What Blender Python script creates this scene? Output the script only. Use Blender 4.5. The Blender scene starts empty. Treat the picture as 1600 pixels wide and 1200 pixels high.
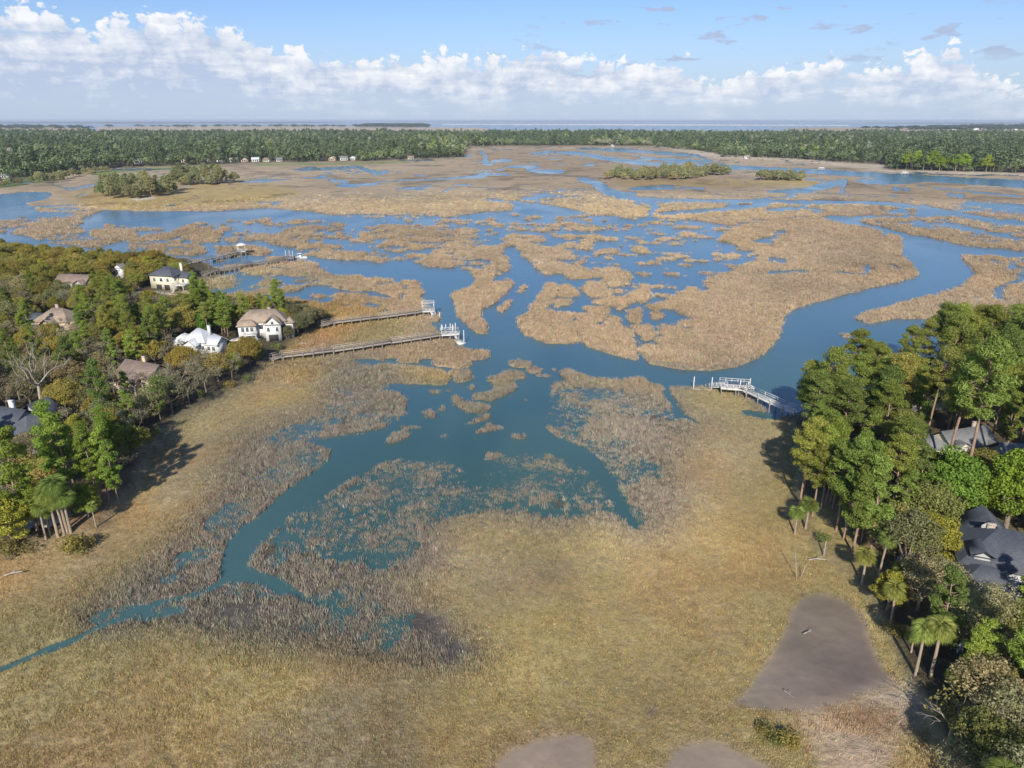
import bpy, bmesh, math, random
import numpy as np
from mathutils import Vector, Matrix
R = math.radians
rng = np.random.default_rng(7)
random.seed(7)
sc = bpy.context.scene
COL = sc.collection
# ------------------------------------------------------------------ camera
F_PX, PITCH, HCAM = 1109.0, R(20.4), 60.0
SP, CP = math.sin(PITCH), math.cos(PITCH)
def ground_at(x, y, z=0.0):
    """photo pixel -> world point at height z"""
    a = (x - 800.0) / F_PX; b = (600.0 - y) / F_PX
    dz = -SP + b * CP; dy = CP + b * SP
    t = (z - HCAM) / dz
    return Vector((a * t, dy * t, z))
def grid_at(x, y):
    a = (x - 800.0) / F_PX; b = (600.0 - y) / F_PX
    dz = -SP + b * CP; dy = CP + b * SP
    t = -HCAM / dz
    return a * t, dy * t
def pix_of(X, Y, Z=0.0):
    d = Y * CP - (Z - HCAM) * SP; u = Y * SP + (Z - HCAM) * CP
    return 800 + F_PX * X / d, 600 - F_PX * u / d
cam = bpy.data.cameras.new('camera'); co = bpy.data.objects.new('camera', cam); COL.objects.link(co)
co.location = (0, 0, HCAM); co.rotation_euler = (R(90) - PITCH, 0, 0)
cam.sensor_width = 36; cam.lens = 36 * F_PX / 1600; cam.clip_start = 1; cam.clip_end = 300000
sc.camera = co
# ------------------------------------------------------------------ helpers
def tag(o, label=None, cat=None, group=None, kind=None):
    if label: o['label'] = label
    if cat: o['category'] = cat
    if group: o['group'] = group
    if kind: o['kind'] = kind
    return o
def link(o, parent=None):
    COL.objects.link(o)
    if parent is not None: o.parent = parent
    return o
def empty(name, loc=(0, 0, 0), rz=0.0):
    o = bpy.data.objects.new(name, None); COL.objects.link(o)
    o.location = loc; o.rotation_euler = (0, 0, rz); o.empty_display_size = 0.5
    return o
def np_mesh(name, V, Fq, mat=None, smooth=False):
    """V (n,3); Fq (m,k) all faces k-gons"""
    V = np.asarray(V, np.float32); Fq = np.asarray(Fq, np.int32)
    me = bpy.data.meshes.new(name); k = Fq.shape[1]; m = Fq.shape[0]
    me.vertices.add(len(V)); me.vertices.foreach_set('co', V.ravel())
    me.loops.add(m * k); me.loops.foreach_set('vertex_index', Fq.ravel())
    me.polygons.add(m); me.polygons.foreach_set('loop_start', np.arange(0, m * k, k, dtype=np.int32))
    if smooth: me.polygons.foreach_set('use_smooth', np.ones(m, bool))
    me.update(calc_edges=True)
    if mat: me.materials.append(mat)
    return me
# ---- shader helpers
def newmat(name):
    m = bpy.data.materials.new(name); m.use_nodes = True
    nt = m.node_tree; nt.nodes.clear()
    out = nt.nodes.new('ShaderNodeOutputMaterial')
    return m, nt, out
def N(nt, t, **kw):
    n = nt.nodes.new('ShaderNode' + t)
    for k, v in kw.items():
        if k.startswith('_'): n.inputs[k[1:].replace('_', ' ')].default_value = v
        else: setattr(n, k, v)
    return n
def L(nt, a, b): nt.links.new(a, b)
def math_node(nt, op, a, b=None, clamp=False):
    n = nt.nodes.new('ShaderNodeMath'); n.operation = op; n.use_clamp = clamp
    for i, v in enumerate((a, b)):
        if v is None: continue
        if isinstance(v, (int, float)): n.inputs[i].default_value = v
        else: nt.links.new(v, n.inputs[i])
    return n.outputs[0]
def mixc(nt, fac, a, b, blend='MIX'):
    n = nt.nodes.new('ShaderNodeMix'); n.data_type = 'RGBA'; n.blend_type = blend
    for i, v in ((0, fac), (6, a), (7, b)):
        if isinstance(v, (int, float)): n.inputs[i].default_value = v
        elif isinstance(v, tuple): n.inputs[i].default_value = (*v, 1) if len(v) == 3 else v
        else: nt.links.new(v, n.inputs[i])
    return n.outputs[2]
def maprange(nt, v, a, b, c=0.0, d=1.0, smooth=False):
    n = nt.nodes.new('ShaderNodeMapRange'); n.clamp = True
    if smooth: n.interpolation_type = 'SMOOTHSTEP'
    nt.links.new(v, n.inputs[0])
    for i, x in enumerate((a, b, c, d)): n.inputs[i + 1].default_value = x
    return n.outputs[0]
def noise_tex(nt, vec, scale, detail=3, rough=0.55, dist=0.0, dim='3D'):
    n = nt.nodes.new('ShaderNodeTexNoise'); n.noise_dimensions = dim; n.inputs['Scale'].default_value = scale
    n.inputs['Detail'].default_value = detail; n.inputs['Roughness'].default_value = rough
    n.inputs['Distortion'].default_value = dist
    if vec is not None: nt.links.new(vec, n.inputs['Vector'])
    return n.outputs[0]
def plain(name, col, rough=0.7, var=0.12, scale=2.0, metallic=0.0, bump=0.0):
    """weathered plain surface: colour varied by object-space noise"""
    m, nt, out = newmat(name)
    tc = N(nt, 'TexCoord'); nz = noise_tex(nt, tc.outputs['Object'], scale, 5, 0.65)
    f = maprange(nt, nz, 0.3, 0.7, 1 - var, 1 + var)
    c = mixc(nt, 1.0, (*col, 1), f, 'MULTIPLY')
    b = N(nt, 'BsdfPrincipled'); b.inputs['Roughness'].default_value = rough; b.inputs['Metallic'].default_value = metallic
    L(nt, c, b.inputs['Base Color'])
    if bump:
        bn = N(nt, 'Bump'); bn.inputs['Strength'].default_value = bump
        L(nt, noise_tex(nt, tc.outputs['Object'], scale * 4, 4), bn.inputs['Height']); L(nt, bn.outputs[0], b.inputs['Normal'])
    L(nt, b.outputs[0], out.inputs[0])
    return m
# ---- numpy noise
def _h(ix, iy, s):
    n = (ix.astype(np.int64) * 374761393 + iy.astype(np.int64) * 668265263 + s * 974711) & 0xFFFFFFFF
    n = ((n ^ (n >> 13)) * 1274126177) & 0xFFFFFFFF
    n = n ^ (n >> 16)
    return (n & 0xFFFFFF) / float(0xFFFFFF)
def vnoise(x, y, s=0):
    ix = np.floor(x); iy = np.floor(y); fx = x - ix; fy = y - iy
    fx = fx * fx * (3 - 2 * fx); fy = fy * fy * (3 - 2 * fy)
    a = _h(ix, iy, s); b = _h(ix + 1, iy, s); c = _h(ix, iy + 1, s); d = _h(ix + 1, iy + 1, s)
    return (a * (1 - fx) + b * fx) * (1 - fy) + (c * (1 - fx) + d * fx) * fy
def fbm(x, y, scale, octv=4, s=0, g=0.5):
    t = np.zeros_like(x); amp = 1.0; tot = 0.0; k = 1.0 / scale
    for o in range(octv):
        ca, sa = math.cos(0.6 * o + 0.3), math.sin(0.6 * o + 0.3)
        t += amp * (vnoise((x * ca - y * sa) * k + 17.3 * o, (x * sa + y * ca) * k - 9.1 * o, s + 31 * o) * 2 - 1)
        tot += amp; amp *= g; k *= 2.03
    return t / tot
def sstep(a, b, x):
    t = np.clip((x - a) / (b - a), 0, 1); return t * t * (3 - 2 * t)
# ------------------------------------------------------------------ the traced map (photo pixels projected to the ground plane)
XS = np.arange(-420, 2021, 2.2)
YS = np.concatenate([np.arange(188.15, 206, 0.3), np.arange(206, 330, 0.75), np.arange(330, 600, 1.1), np.arange(600, 1760, 2.0)])
NX, NY = len(XS), len(YS)
PX, PY = np.meshgrid(XS, YS)
GX, GY = grid_at(PX, PY)
def fill(poly):
    m = np.zeros((NY, NX), np.float32)
    p = np.array(poly, float); q = np.roll(p, -1, axis=0)
    r0 = max(np.searchsorted(YS, p[:, 1].min()) - 1, 0); r1 = min(np.searchsorted(YS, p[:, 1].max()) + 1, NY)
    for r in range(r0, r1):
        y = YS[r] + 1e-4
        c = (p[:, 1] <= y) != (q[:, 1] <= y)
        if not c.any(): continue
        a, b = p[c], q[c]
        xs = np.sort(a[:, 0] + (y - a[:, 1]) / (b[:, 1] - a[:, 1]) * (b[:, 0] - a[:, 0]))
        for i in range(0, len(xs) - 1, 2):
            i0 = np.searchsorted(XS, xs[i]); i1 = np.searchsorted(XS, xs[i + 1])
            m[r, i0:i1] = 1
    return m
def strip(pts):
    """polyline with half-height w in pixels -> polygon filled (channels run mostly sideways, so w also gives the width)"""
    m = np.zeros((NY, NX), np.float32)
    for (x0, y0, w0), (x1, y1, w1) in zip(pts[:-1], pts[1:]):
        dx, dy = x1 - x0, y1 - y0; l = math.hypot(dx, dy) or 1; nx, ny = -dy / l, dx / l
        m = np.maximum(m, fill([(x0 + nx * w0, y0 + ny * w0), (x1 + nx * w1, y1 + ny * w1), (x1 - nx * w1, y1 - ny * w1), (x0 - nx * w0, y0 - ny * w0)]))
        for (cx, cy, w) in ((x0, y0, w0), (x1, y1, w1)):
            m = np.maximum(m, fill([(cx + w * math.cos(k * .785), cy + w * math.sin(k * .785)) for k in range(8)]))
    return m
def box1(a, r, ax):
    if r < 1: return a
    pad = [(0, 0), (0, 0)]; pad[ax] = (r + 1, r)
    c = np.cumsum(np.pad(a, pad, mode='edge'), axis=ax, dtype=np.float64)
    n = a.shape[ax]; w = 2 * r + 1
    hi = np.take(c, np.arange(w, w + n), axis=ax); lo = np.take(c, np.arange(0, n), axis=ax)
    return ((hi - lo) / w).astype(np.float32)
def blur(a, r, passes=2):
    for _ in range(passes): a = box1(box1(a, r, 0), r, 1)
    return a
# land value: 0 open water .. 0.5 broken marsh .. 1 solid marsh
LANDMAP = [
 (1.0, [(-420,150),(2020,150),(2020,1760),(-420,1760)]),
 # mid marsh: broken
 (0.45, [(-420,372),(0,335),(240,342),(330,332),(560,335),(700,338),(800,328),(1000,340),(1040,330),(1160,325),(1290,337),(1200,345),(1140,360),(1120,400),(1100,440),(1060,490),(1000,560),(900,545),(800,520),(700,520),(640,500),(560,445),(470,430),(400,415),(330,430),(250,402),(100,402),(0,392),(-420,405)]),
 (0.33, [(860,430),(1000,425),(1080,450),(1050,520),(1010,570),(930,560),(880,520)]),
 # open shallow flat
 (0.30, [(560,336),(700,338),(800,328),(905,336),(1000,346),(1060,338),(1120,342),(1160,352),(1120,362),(1135,380),(1190,395),(1180,410),(1130,428),(1100,440),(1050,470),(1000,485),(950,480),(870,455),(850,440),(880,425),(895,400),(830,372),(700,360),(620,352),(560,350)]),
 (0.40, [(700,352),(820,345),(1000,352),(1040,362),(1060,385),(1075,410),(1060,430),(1000,440),(940,440),(900,425),(895,400),(830,378),(700,368)]),
 # blue bands
 (0.05, [(0,312),(40,303),(80,303),(75,310),(40,318),(60,330),(115,333),(110,338),(60,342),(0,342),(-420,360),(-420,340)]),
 (0.04, [(-420,360),(0,364),(50,370),(60,378),(130,386),(200,390),(262,396),(262,404),(240,407),(100,402),(0,390),(-420,400)]),
 (0.12, [(128,342),(165,328),(240,330),(340,330),(420,325),(480,330),(560,340),(560,350),(420,342),(350,346),(300,350),(250,354),(200,354),(165,348),(148,362),(140,372),(122,372),(126,345)]),
 (0.08, [(800,331),(800,315),(840,317),(870,322),(920,332),(905,338),(840,336)]),
 (0.05, [(250,398),(330,378),(400,373),(420,380),(440,388),(480,394),(482,402),(570,410),(600,412),(660,418),(640,422),(560,414),(470,408),(400,400),(340,405),(300,405)]),
 # left islands
 (0.80, [(-420,352),(0,342),(60,340),(120,335),(130,345),(130,365),(120,375),(136,381),(100,383),(60,378),(50,369),(0,364),(-420,359)]),
 (0.95, [(140,365),(152,356),(200,358),(222,370),(200,375),(150,372)]),
 (0.95, [(222,372),(300,356),(350,362),(352,368),(300,374),(240,376)]),
 (0.85, [(190,380),(240,378),(312,384),(327,395),(300,401),(270,399),(200,392)]),
 (0.85, [(140,375),(172,381),(176,388),(140,386)]),
 (1.00, [(335,387),(390,384),(432,394),(402,402),(350,402)]),
 (0.95, [(350,373),(400,366),(450,373),(430,378),(400,380),(360,379)]),
 (1.00, [(417,373),(440,375),(490,382),(546,386),(522,393),(480,390),(425,382)]),
 (1.00, [(474,398),(510,392),(562,395),(594,405),(595,410),(540,406),(490,401)]),
 (1.00, [(518,412),(560,412),(620,421),(668,426),(664,433),(610,437),(580,428),(525,419)]),
 (1.00, [(655,404),(700,404),(712,412),(710,420),(665,416)]),
 (1.00, [(680,381),(720,384),(788,387),(785,400),(800,420),(780,430),(770,425),(740,415),(710,402),(715,390)]),
 (0.90, [(560,355),(640,352),(655,362),(600,366)]), (0.9, [(610,362),(680,356),(740,362),(750,372),(680,378),(625,376)]),
 (0.85, [(480,352),(530,348),(545,358),(500,364)]), (0.85, [(440,358),(470,352),(500,366),(530,376),(470,374)]),
 # main channel
 (0.0, [(440,394),(480,402),(575,410),(600,413),(660,418),(712,420),(735,424),(746,438),(738,448),(712,458),(708,465),(712,478),(712,492),(720,500),(733,512),(745,522),(762,522),(764,512),(752,500),(748,490),(755,478),(775,470),(790,460),(800,447),(815,438),(805,420),(795,404),(788,390),(800,384),(812,396),(822,408),(836,422),(850,433),(856,442),(858,455),(838,480),(825,490),(806,497),(810,510),(815,522),(840,532),(890,538),(960,556),(1000,566),(1060,577),(1110,580),(1150,574),(1180,562),(1205,542),(1216,520),(1222,500),(1232,486),(1262,476),(1300,466),(1340,456),(1400,441),(1437,431),(1430,419),(1409,400),(1407,385),(1411,375),(1400,369),(1360,357),(1300,346),(1284,342),(1295,337),(1400,338),(1430,336),(1434,329),(1425,321),(1450,322),(1490,330),(1520,337),(1600,346),(2020,372),(2020,386),(1600,356),(1500,346),(1440,342),(1400,344),(1340,346),(1370,354),(1420,366),(1480,377),(1530,387),(1600,392),(2020,415),(2020,432),(1600,404),(1540,401),(1500,401),(1512,410),(1526,424),(1523,433),(1510,446),(1490,455),(1440,465),(1420,475),(1380,484),(1345,492),(1337,500),(1360,506),(1400,498),(1450,500),(1600,520),(2020,540),(2020,606),(1500,600),(1400,620),(1330,646),(1262,664),(1200,645),(1160,614),(1100,607),(1045,608),(1000,601),(900,590),(865,600),(855,640),(850,665),(870,682),(905,695),(935,715),(950,730),(962,750),(985,790),(1000,825),(1003,835),(985,825),(965,800),(945,770),(930,745),(900,727),(860,713),(800,708),(760,710),(756,752),(735,752),(722,728),(690,722),(640,722),(620,717),(590,732),(560,747),(500,782),(450,812),(412,850),(390,882),(400,890),(430,900),(460,925),(440,938),(400,914),(352,916),(338,910),(345,870),(350,850),(375,825),(410,800),(440,770),(480,745),(510,720),(517,706),(495,696),(460,690),(445,684),(500,685),(560,675),(600,668),(630,650),(636,622),(600,607),(585,603),(650,598),(690,602),(705,590),(690,580),(620,572),(540,566),(560,557),(600,560),(690,560),(715,535),(680,520),(690,490),(660,470),(655,440),(600,437),(480,410)]),
 # marsh left of the dock channel
 (0.80, [(380,470),(400,462),(470,455),(540,455),(590,447),(622,445),(650,470),(655,482),(672,492),(560,500),(380,490)]),
 (0.55, [(300,432),(400,418),(450,424),(500,434),(525,448),(430,455),(380,460),(300,470)]),
 (1.0, [(455,424),(500,422),(520,430),(570,435),(602,440),(582,446),(545,451),(530,446),(510,440)]),
 (1.0, [(452,414),(480,411),(497,414),(490,424),(460,424)]), (1.0, [(555,448),(586,442),(580,456),(558,456)]),
 (1.0, [(586,458),(590,447),(625,445),(631,455),(620,465),(625,475),(636,490),(615,488),(590,480)]),
 (1.0, [(637,445),(655,445),(661,460),(651,470),(656,480),(640,483),(628,470),(640,465)]),
 (0.0, [(402,463),(440,458),(470,454),(482,447),(500,446),(530,452),(555,456),(590,456),(620,468),(600,470),(580,462),(520,460),(460,465),(405,469)]),
 (0.0, [(622,462),(632,455),(638,462),(630,470),(626,478)]),
 # peninsula under the long dock
 (1.0, [(500,566),(540,556),(590,550),(630,542),(620,500),(640,490),(662,494),(672,512),(682,530),(690,540),(735,548),(766,552),(764,560),(737,565),(736,573),(716,577),(695,573),(680,572),(678,562),(662,556),(655,567),(622,567),(624,558),(604,557),(600,566),(585,561),(560,562)]),
 (0.55, [(540,568),(600,571),(640,580),(660,600),(600,608),(560,606)]),
 (0.9, [(620,577),(640,575),(660,585),(702,600),(690,603),(650,600),(630,598)]), (0.8, [(660,585),(685,580),(702,600),(680,598)]),
 (0.9, [(700,582),(735,581),(739,594),(712,600),(708,590)]),
 (0.95, [(760,592),(785,589),(800,596),(808,605),(795,615),(770,627),(740,624),(738,619),(768,614),(775,605)]),
 (0.95, [(703,619),(715,621),(730,632),(768,635),(762,643),(735,645),(715,637)]),
 (0.62, [(667,607),(690,612),(709,608),(705,615),(670,617)]), (0.75, [(603,690),(615,680),(638,674),(641,682),(625,690),(605,695)]),
 (0.7, [(655,652),(668,639),(683,648),(680,654),(657,655)]), (0.58, [(620,668),(650,665),(662,658),(680,660),(678,668),(625,674)]),
 (0.7, [(670,682),(690,671),(712,674),(700,682),(680,687)]), (0.66, [(720,665),(745,655),(769,647),(767,655),(740,664)]),
 (0.58, [(738,677),(765,661),(791,669),(785,673),(745,679)]), (0.6, [(800,682),(822,680),(824,686),(800,688)]), (0.6, [(816,623),(822,620),(825,628),(818,630)]),
 (0.7, [(730,605),(741,604),(743,610),(732,611)]), (0.6, [(688,638),(697,637),(697,644),(689,644)]),
 (1.0, [(792,568),(812,566),(830,570),(832,576),(800,574)]), (0.9, [(823,576),(848,579),(846,584),(825,583)]), (0.9, [(780,583),(815,582),(824,592),(800,594),(780,590)]),
 (0.65, [(836,585),(862,586),(860,590),(838,590)]), (0.8, [(862,578),(869,576),(871,581),(864,582)]),
 (1.0, [(872,583),(890,580),(920,590),(919,595),(900,596),(880,592)]),
 # the islands right of the channel
 (1.0, [(712,414),(745,418),(772,428),(767,444),(800,439),(803,448),(770,458),(780,470),(752,484),(750,496),(765,516),(745,522),(720,498),(712,475),(707,462),(735,450),(747,437),(735,425)]),
 (0.95, [(779,486),(790,472),(803,469),(795,480),(785,488)]), (0.9, [(810,452),(822,446),(825,452),(812,458)]),
 (1.0, [(806,497),(826,490),(832,475),(850,455),(853,442),(864,446),(870,452),(862,474),(840,490),(815,503)]),
 (1.0, [(811,510),(825,500),(850,494),(870,496),(873,506),(860,518),(825,523),(815,519)]),
 (1.0, [(840,489),(865,485),(869,492),(848,496)]), (1.0, [(863,467),(893,470),(894,478),(865,481)]), (1.0, [(873,490),(890,492),(893,504),(875,505)]),
 (1.0, [(876,440),(900,455),(903,463),(875,464),(876,452)]),
 (1.0, [(840,530),(870,522),(878,510),(905,503),(925,490),(904,480),(925,480),(955,482),(950,495),(930,507),(905,515),(893,533),(885,538),(850,536)]),
 (1.0, [(907,520),(920,512),(945,511),(955,525),(988,530),(990,548),(995,564),(960,555),(915,540)]),
 (1.0, [(943,505),(955,496),(968,500),(970,512),(985,520),(991,530),(965,526),(950,515)]),
 (1.0, [(1005,540),(1035,545),(1043,560),(1035,572),(1013,565)]), (1.0, [(1045,564),(1076,568),(1076,575),(1045,572)]),
 (1.0, [(1018,532),(1050,529),(1074,538),(1066,543),(1035,540)]), (1.0, [(985,509),(1018,511),(1020,530),(1010,533),(995,520)]),
 (1.0, [(978,487),(1002,480),(1005,495),(1000,509),(983,505)]), (1.0, [(1008,478),(1033,475),(1043,486),(1042,488),(1018,486)]), (1.0, [(1015,489),(1042,490),(1045,497),(1018,499)]),
 (1.0, [(925,470),(950,465),(980,466),(984,475),(970,488),(955,479),(928,475)]), (1.0, [(919,461),(955,455),(958,460),(925,468)]),
 (0.95, [(914,440),(940,442),(936,450),(918,452)]), (0.95, [(944,438),(960,425),(983,428),(979,435),(955,437)]),
 (1.0, [(800,379),(850,386),(892,393),(893,402),(862,405),(885,413),(880,426),(850,428),(838,420),(825,408),(815,398)]),
 (0.95, [(877,426),(905,418),(942,430),(920,437),(890,437)]), (0.9, [(982,460),(998,455),(1005,465),(988,467)]), (0.9, [(1000,455),(1012,450),(1014,470),(998,478)]),
 # big right marsh
 (0.97, [(1062,510),(1090,475),(1130,440),(1200,440),(1150,428),(1168,410),(1215,405),(1210,395),(1240,390),(1190,375),(1120,378),(1150,355),(1200,346),(1285,344),(1350,359),(1403,371),(1409,380),(1405,400),(1430,420),(1436,430),(1340,455),(1260,475),(1228,488),(1217,520),(1203,543),(1172,565),(1150,572),(1110,578),(1080,571),(1055,560),(1043,543),(1065,542),(1088,552),(1090,535),(1070,522)]),
 (0.52, [(1030,478),(1100,440),(1110,455),(1090,490),(1075,520),(1085,540),(1040,528),(1022,512),(1040,500)]),
 (0.85, [(1040,340),(1140,330),(1290,326),(1420,326),(1431,333),(1400,337),(1290,336),(1200,344),(1140,352),(1090,345)]),
 (0.0, [(1165,378),(1205,382),(1218,366),(1232,360),(1214,362),(1205,372)]), (0.15, [(1200,402),(1230,405),(1228,412),(1200,412)]),
 (0.1, [(1385,411),(1402,416),(1406,421),(1394,418)]), (0.0, [(1300,425),(1348,427),(1350,416),(1358,414),(1362,426),(1350,432),(1310,429)]), (0.1,[(1376,366),(1388,365),(1386,371),(1378,372)]),
 (0.1, [(1200,424),(1245,422),(1265,425),(1230,430),(1200,429)]),
 # right marshes by the big channel
 (0.80, [(1338,344),(1360,342),(1480,338),(1520,345),(1600,360),(2020,390),(2020,412),(1600,388),(1500,376),(1420,361)]),
 (0.2, [(1400,350),(1440,346),(1500,350),(1540,360),(1530,366),(1460,358)]), (0.2, [(1540,366),(1575,365),(1600,378),(1560,378)]),
 (0.95, [(1500,402),(1530,401),(1545,415),(1555,432),(1570,438),(1552,455),(1560,465),(1600,472),(2020,500),(2020,535),(1600,515),(1470,500),(1440,492),(1400,497),(1360,505),(1337,500),(1345,492),(1380,485),(1440,465),(1490,456),(1510,447),(1527,430),(1524,424)]),
 (0.75, [(1545,404),(1600,407),(2020,432),(2020,520),(1600,476),(1580,470),(1590,445),(1600,440),(1570,425)]),
 (0.0, [(1552,468),(1550,452),(1575,440),(1600,437),(1600,443),(1575,448),(1568,462),(1570,468)]), (0.1, [(1460,478),(1500,474),(1505,479),(1465,482)]), (0.2, [(1520,472),(1545,480),(1560,488),(1540,486)]),
 (0.6, [(1312,520),(1330,522),(1332,529),(1314,528)]),
 # bottom flooded marsh round the pool and its own islands
 (1.0, [(950,600),(1000,594),(1020,604),(980,606)]), (1.0, [(1045,608),(1062,607),(1100,608),(1130,640),(1090,632),(1070,625)]),
 (0.0, [(1035,608),(1046,610),(1060,630),(1066,645),(1090,660),(1100,668),(1085,664),(1060,650),(1048,638),(1036,618)]),
 (0.15, [(1155,640),(1200,645),(1235,655),(1200,660),(1160,650)]),
 (0.9, [(1100,608),(1160,622),(1180,640),(1150,640),(1120,630)]),
 # narrow creek bottom left
]
STRIPS = [
 (0.02, [(345,912,5),(310,930,6),(250,942,6),(200,962,7),(160,980,6),(120,1000,6),(80,1015,7),(40,1032,5),(0,1048,5),(-60,1070,5),(-200,1120,6)]),
 (0.05, [(430,905,9),(470,935,8),(520,948,6),(550,958,6)]), (0.1, [(955,795,5),(998,830,5)]), (0.12, [(975,735,4),(990,730,3)]), (0.1,[(745,715,9),(742,750,8)]),
 # far rivers and pools
 (0.0, [(850,237,1.5),(905,240,3),(950,248,3),(1000,255,3),(1130,261,3.2),(1200,264,3.2),(1290,269,4),(1400,276,4.5),(1600,288,6),(2020,312,8)]),
 (0.0, [(905,280,3),(925,284,4),(940,292,7),(950,300,7),(975,307,6),(1000,312,4),(1060,314,2.5),(1200,315,3),(1300,317,3),(1380,318,3),(1425,323,4)]),
 (0.0, [(1000,312,4),(1025,322,5),(1015,335,4)]), (0.1, [(1050,333,3),(1120,328,3),(1200,320,3)]), (0.1, [(1130,330,3),(1150,316,4)]),
 (0.1, [(460,266,1.5),(510,264,2),(560,261,2.5),(590,272,2.5),(605,270,2)]), (0.1, [(517,282,3),(545,284,1),(530,290,2),(590,288,2.5)]), (0.2, [(590,284,1),(680,280,1.2),(755,276,3)]),
 (0.1, [(750,236,2),(760,245,3),(757,254,4),(765,258,2),(775,252,2)]), (0.2, [(825,266,3),(850,268,4),(880,268,3)]), (0.2,[(770,252,3),(800,250,2)]),
 (0.2, [(-420,345,10),(0,312,8),(45,305,6),(80,304,3)]), (0.3, [(80,288,1),(110,296,2),(140,290,2),(160,284,2)]), (0.3, [(120,308,2),(135,302,2)]),
 (0.1, [(1200,300,2),(1255,298,4),(1290,290,6),(1320,284,4),(1315,300,3)]), (0.25, [(1395,295,3),(1420,297,3)]), (0.25, [(1480,304,3),(1505,306,4)]), (0.25, [(1510,315,2),(1560,322,3),(1600,327,5),(1700,335,5)]),
 (0.3, [(1430,290,1.5),(1500,298,1.5),(1600,308,2)]), (0.3, [(905,232,2),(1000,237,3),(1090,243,3),(1110,252,2)]), (0.3, [(1000,246,2),(1060,251,2)]),
 (0.25, [(760,312,3),(800,316,3)]), (0.3, [(420,322,2),(440,318,2)]), (0.25, [(600,245,1),(700,247,1.2),(740,243,1.5)]),
 (0.25, [(1060,292,1.5),(1100,295,2)]), (0.2,[(1200,328,3),(1250,326,3),(1262,320,3)]), (0.2,[(1390,272,1),(1600,283,1.5)]),
]
LV = np.ones((NY, NX), np.float32)
for v, p in LANDMAP:
    m = fill(p) > 0; LV[m] = v
for v, p in STRIPS:
    m = strip(p) > 0; LV[m] = np.minimum(LV[m], v)
# far coast: strips of land and water near the horizon
FARMAP = [
 (0.0, [(-420,180),(2020,180),(2020,204.5),(-420,204)]),
 (1.0, [(-420,188),(2020,188),(2020,188.9),(-420,188.9)]),
 (1.0, [(-420,190.2),(480,190.2),(560,191),(480,192.4),(200,193),(-420,192.6)]), (1.0, [(600,189.6),(1300,189.4),(1320,190.4),(600,190.6)]),
 (1.0, [(150,198.5),(260,197),(400,196.5),(560,197.5),(700,199),(765,200.5),(760,204),(150,206)]),
 (1.0, [(560,198),(575,195),(660,195),(672,199)]),
 (1.0, [(-420,196),(-100,195.6),(120,199),(160,206),(-420,206)]),
 (1.0, [(690,193.6),(1060,194.2),(1330,195.4),(1330,196.6),(1000,196),(690,195)]), (1.0, [(1200,199.5),(1450,198.5),(1500,196),(2020,194),(2020,209),(1200,206),(1260,203)]),
 (1.0, [(1270,192),(1600,191),(2020,191),(2020,192.6),(1400,193.2)]),
]
for v, p in FARMAP:
    m = fill(p) > 0; LV[m] = v
LV = blur(LV, 1, 1)
# ---- zones
LAND_L = [(-420,1040),(0,880),(40,868),(100,852),(150,838),(195,792),(215,770),(225,722),(238,692),(270,668),(300,652),(350,625),(385,605),(410,582),(425,562),(450,545),(500,512),(515,497),(490,488),(465,482),(440,474),(390,482),(320,478),(275,476),(255,466),(300,450),(332,432),(328,416),(290,407),(200,406),(100,402),(0,396),(-420,405)]
LAND_R = [(1237,652),(1270,662),(1300,652),(1350,633),(1400,611),(1450,593),(1520,588),(1600,585),(2020,596),(2020,1760),(1560,1760),(1500,1300),(1480,1200),(1450,1130),(1410,1050),(1375,970),(1330,912),(1285,872),(1252,825),(1228,806),(1247,760),(1252,722),(1240,690)]
FOREST = [(-420,310),(-420,211.5),(700,212.5),(2020,213.5),(2020,287),(1600,272),(1500,270),(1390,266),(1380,258),(1240,249),(1130,247),(1122,240),(1000,228),(800,228),(730,229),(722,246),(640,250),(560,253),(400,255),(330,258),(180,263),(130,268),(60,278),(0,285)]
ISLES = [[(160,312),(160,304),(185,296),(270,298),(274,304),(240,311),(190,314)], [(272,290),(285,285),(370,284),(378,286),(340,289),(290,291)], [(948,281),(960,276),(1060,272),(1135,273),(1130,275),(1060,282),(980,283)], [(1182,282),(1200,279),(1250,280),(1256,283),(1230,284)]]
mL, mR = fill(LAND_L), fill(LAND_R)
mF = fill(FOREST); mF[PY < 206] = np.maximum(mF[PY < 206], 0)
mI = np.zeros_like(mL)
for p in ISLES: mI = np.maximum(mI, fill(p))
LV = np.maximum(LV, np.maximum(np.maximum(mL, mR), np.maximum(mF, mI)))
FLOOD = [
 (0.465, [(590,560),(520,562),(500,590),(498,630),(450,652),(400,670),(368,690),(350,720),(342,760),(322,790),(290,832),(232,880),(160,930),(100,965),(140,1000),(230,985),(330,985),(420,1000),(520,1000),(600,1020),(640,1030),(690,1045),(742,1035),(720,1005),(680,965),(630,930),(600,900),(640,905),(690,890),(700,850),(690,825),(760,815),(870,835),(950,822),(1000,845),(1040,820),(1010,760),(1050,690),(1085,660),(1060,608),(960,596),(840,590),(700,640)]),
 (0.535, [(300,960),(420,945),(540,975),(600,935),(660,930),(790,1045),(680,1060),(560,1035),(420,1020),(300,1000)]),
 (0.50, [(870,600),(1040,610),(1075,660),(1140,650),(1120,690),(1050,720),(1010,740),(960,700),(900,680)]),
 (0.50, [(1000,740),(1060,700),(1080,760),(1050,830),(1000,800)]),
]
fl = np.zeros_like(LV); flv = np.full_like(LV, 1.0)
for v, p in FLOOD:
    m = fill(p) > 0; fl[m] = 1; flv[m] = v
fl = blur(fl, 13); flv = blur(flv, 7)
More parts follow.
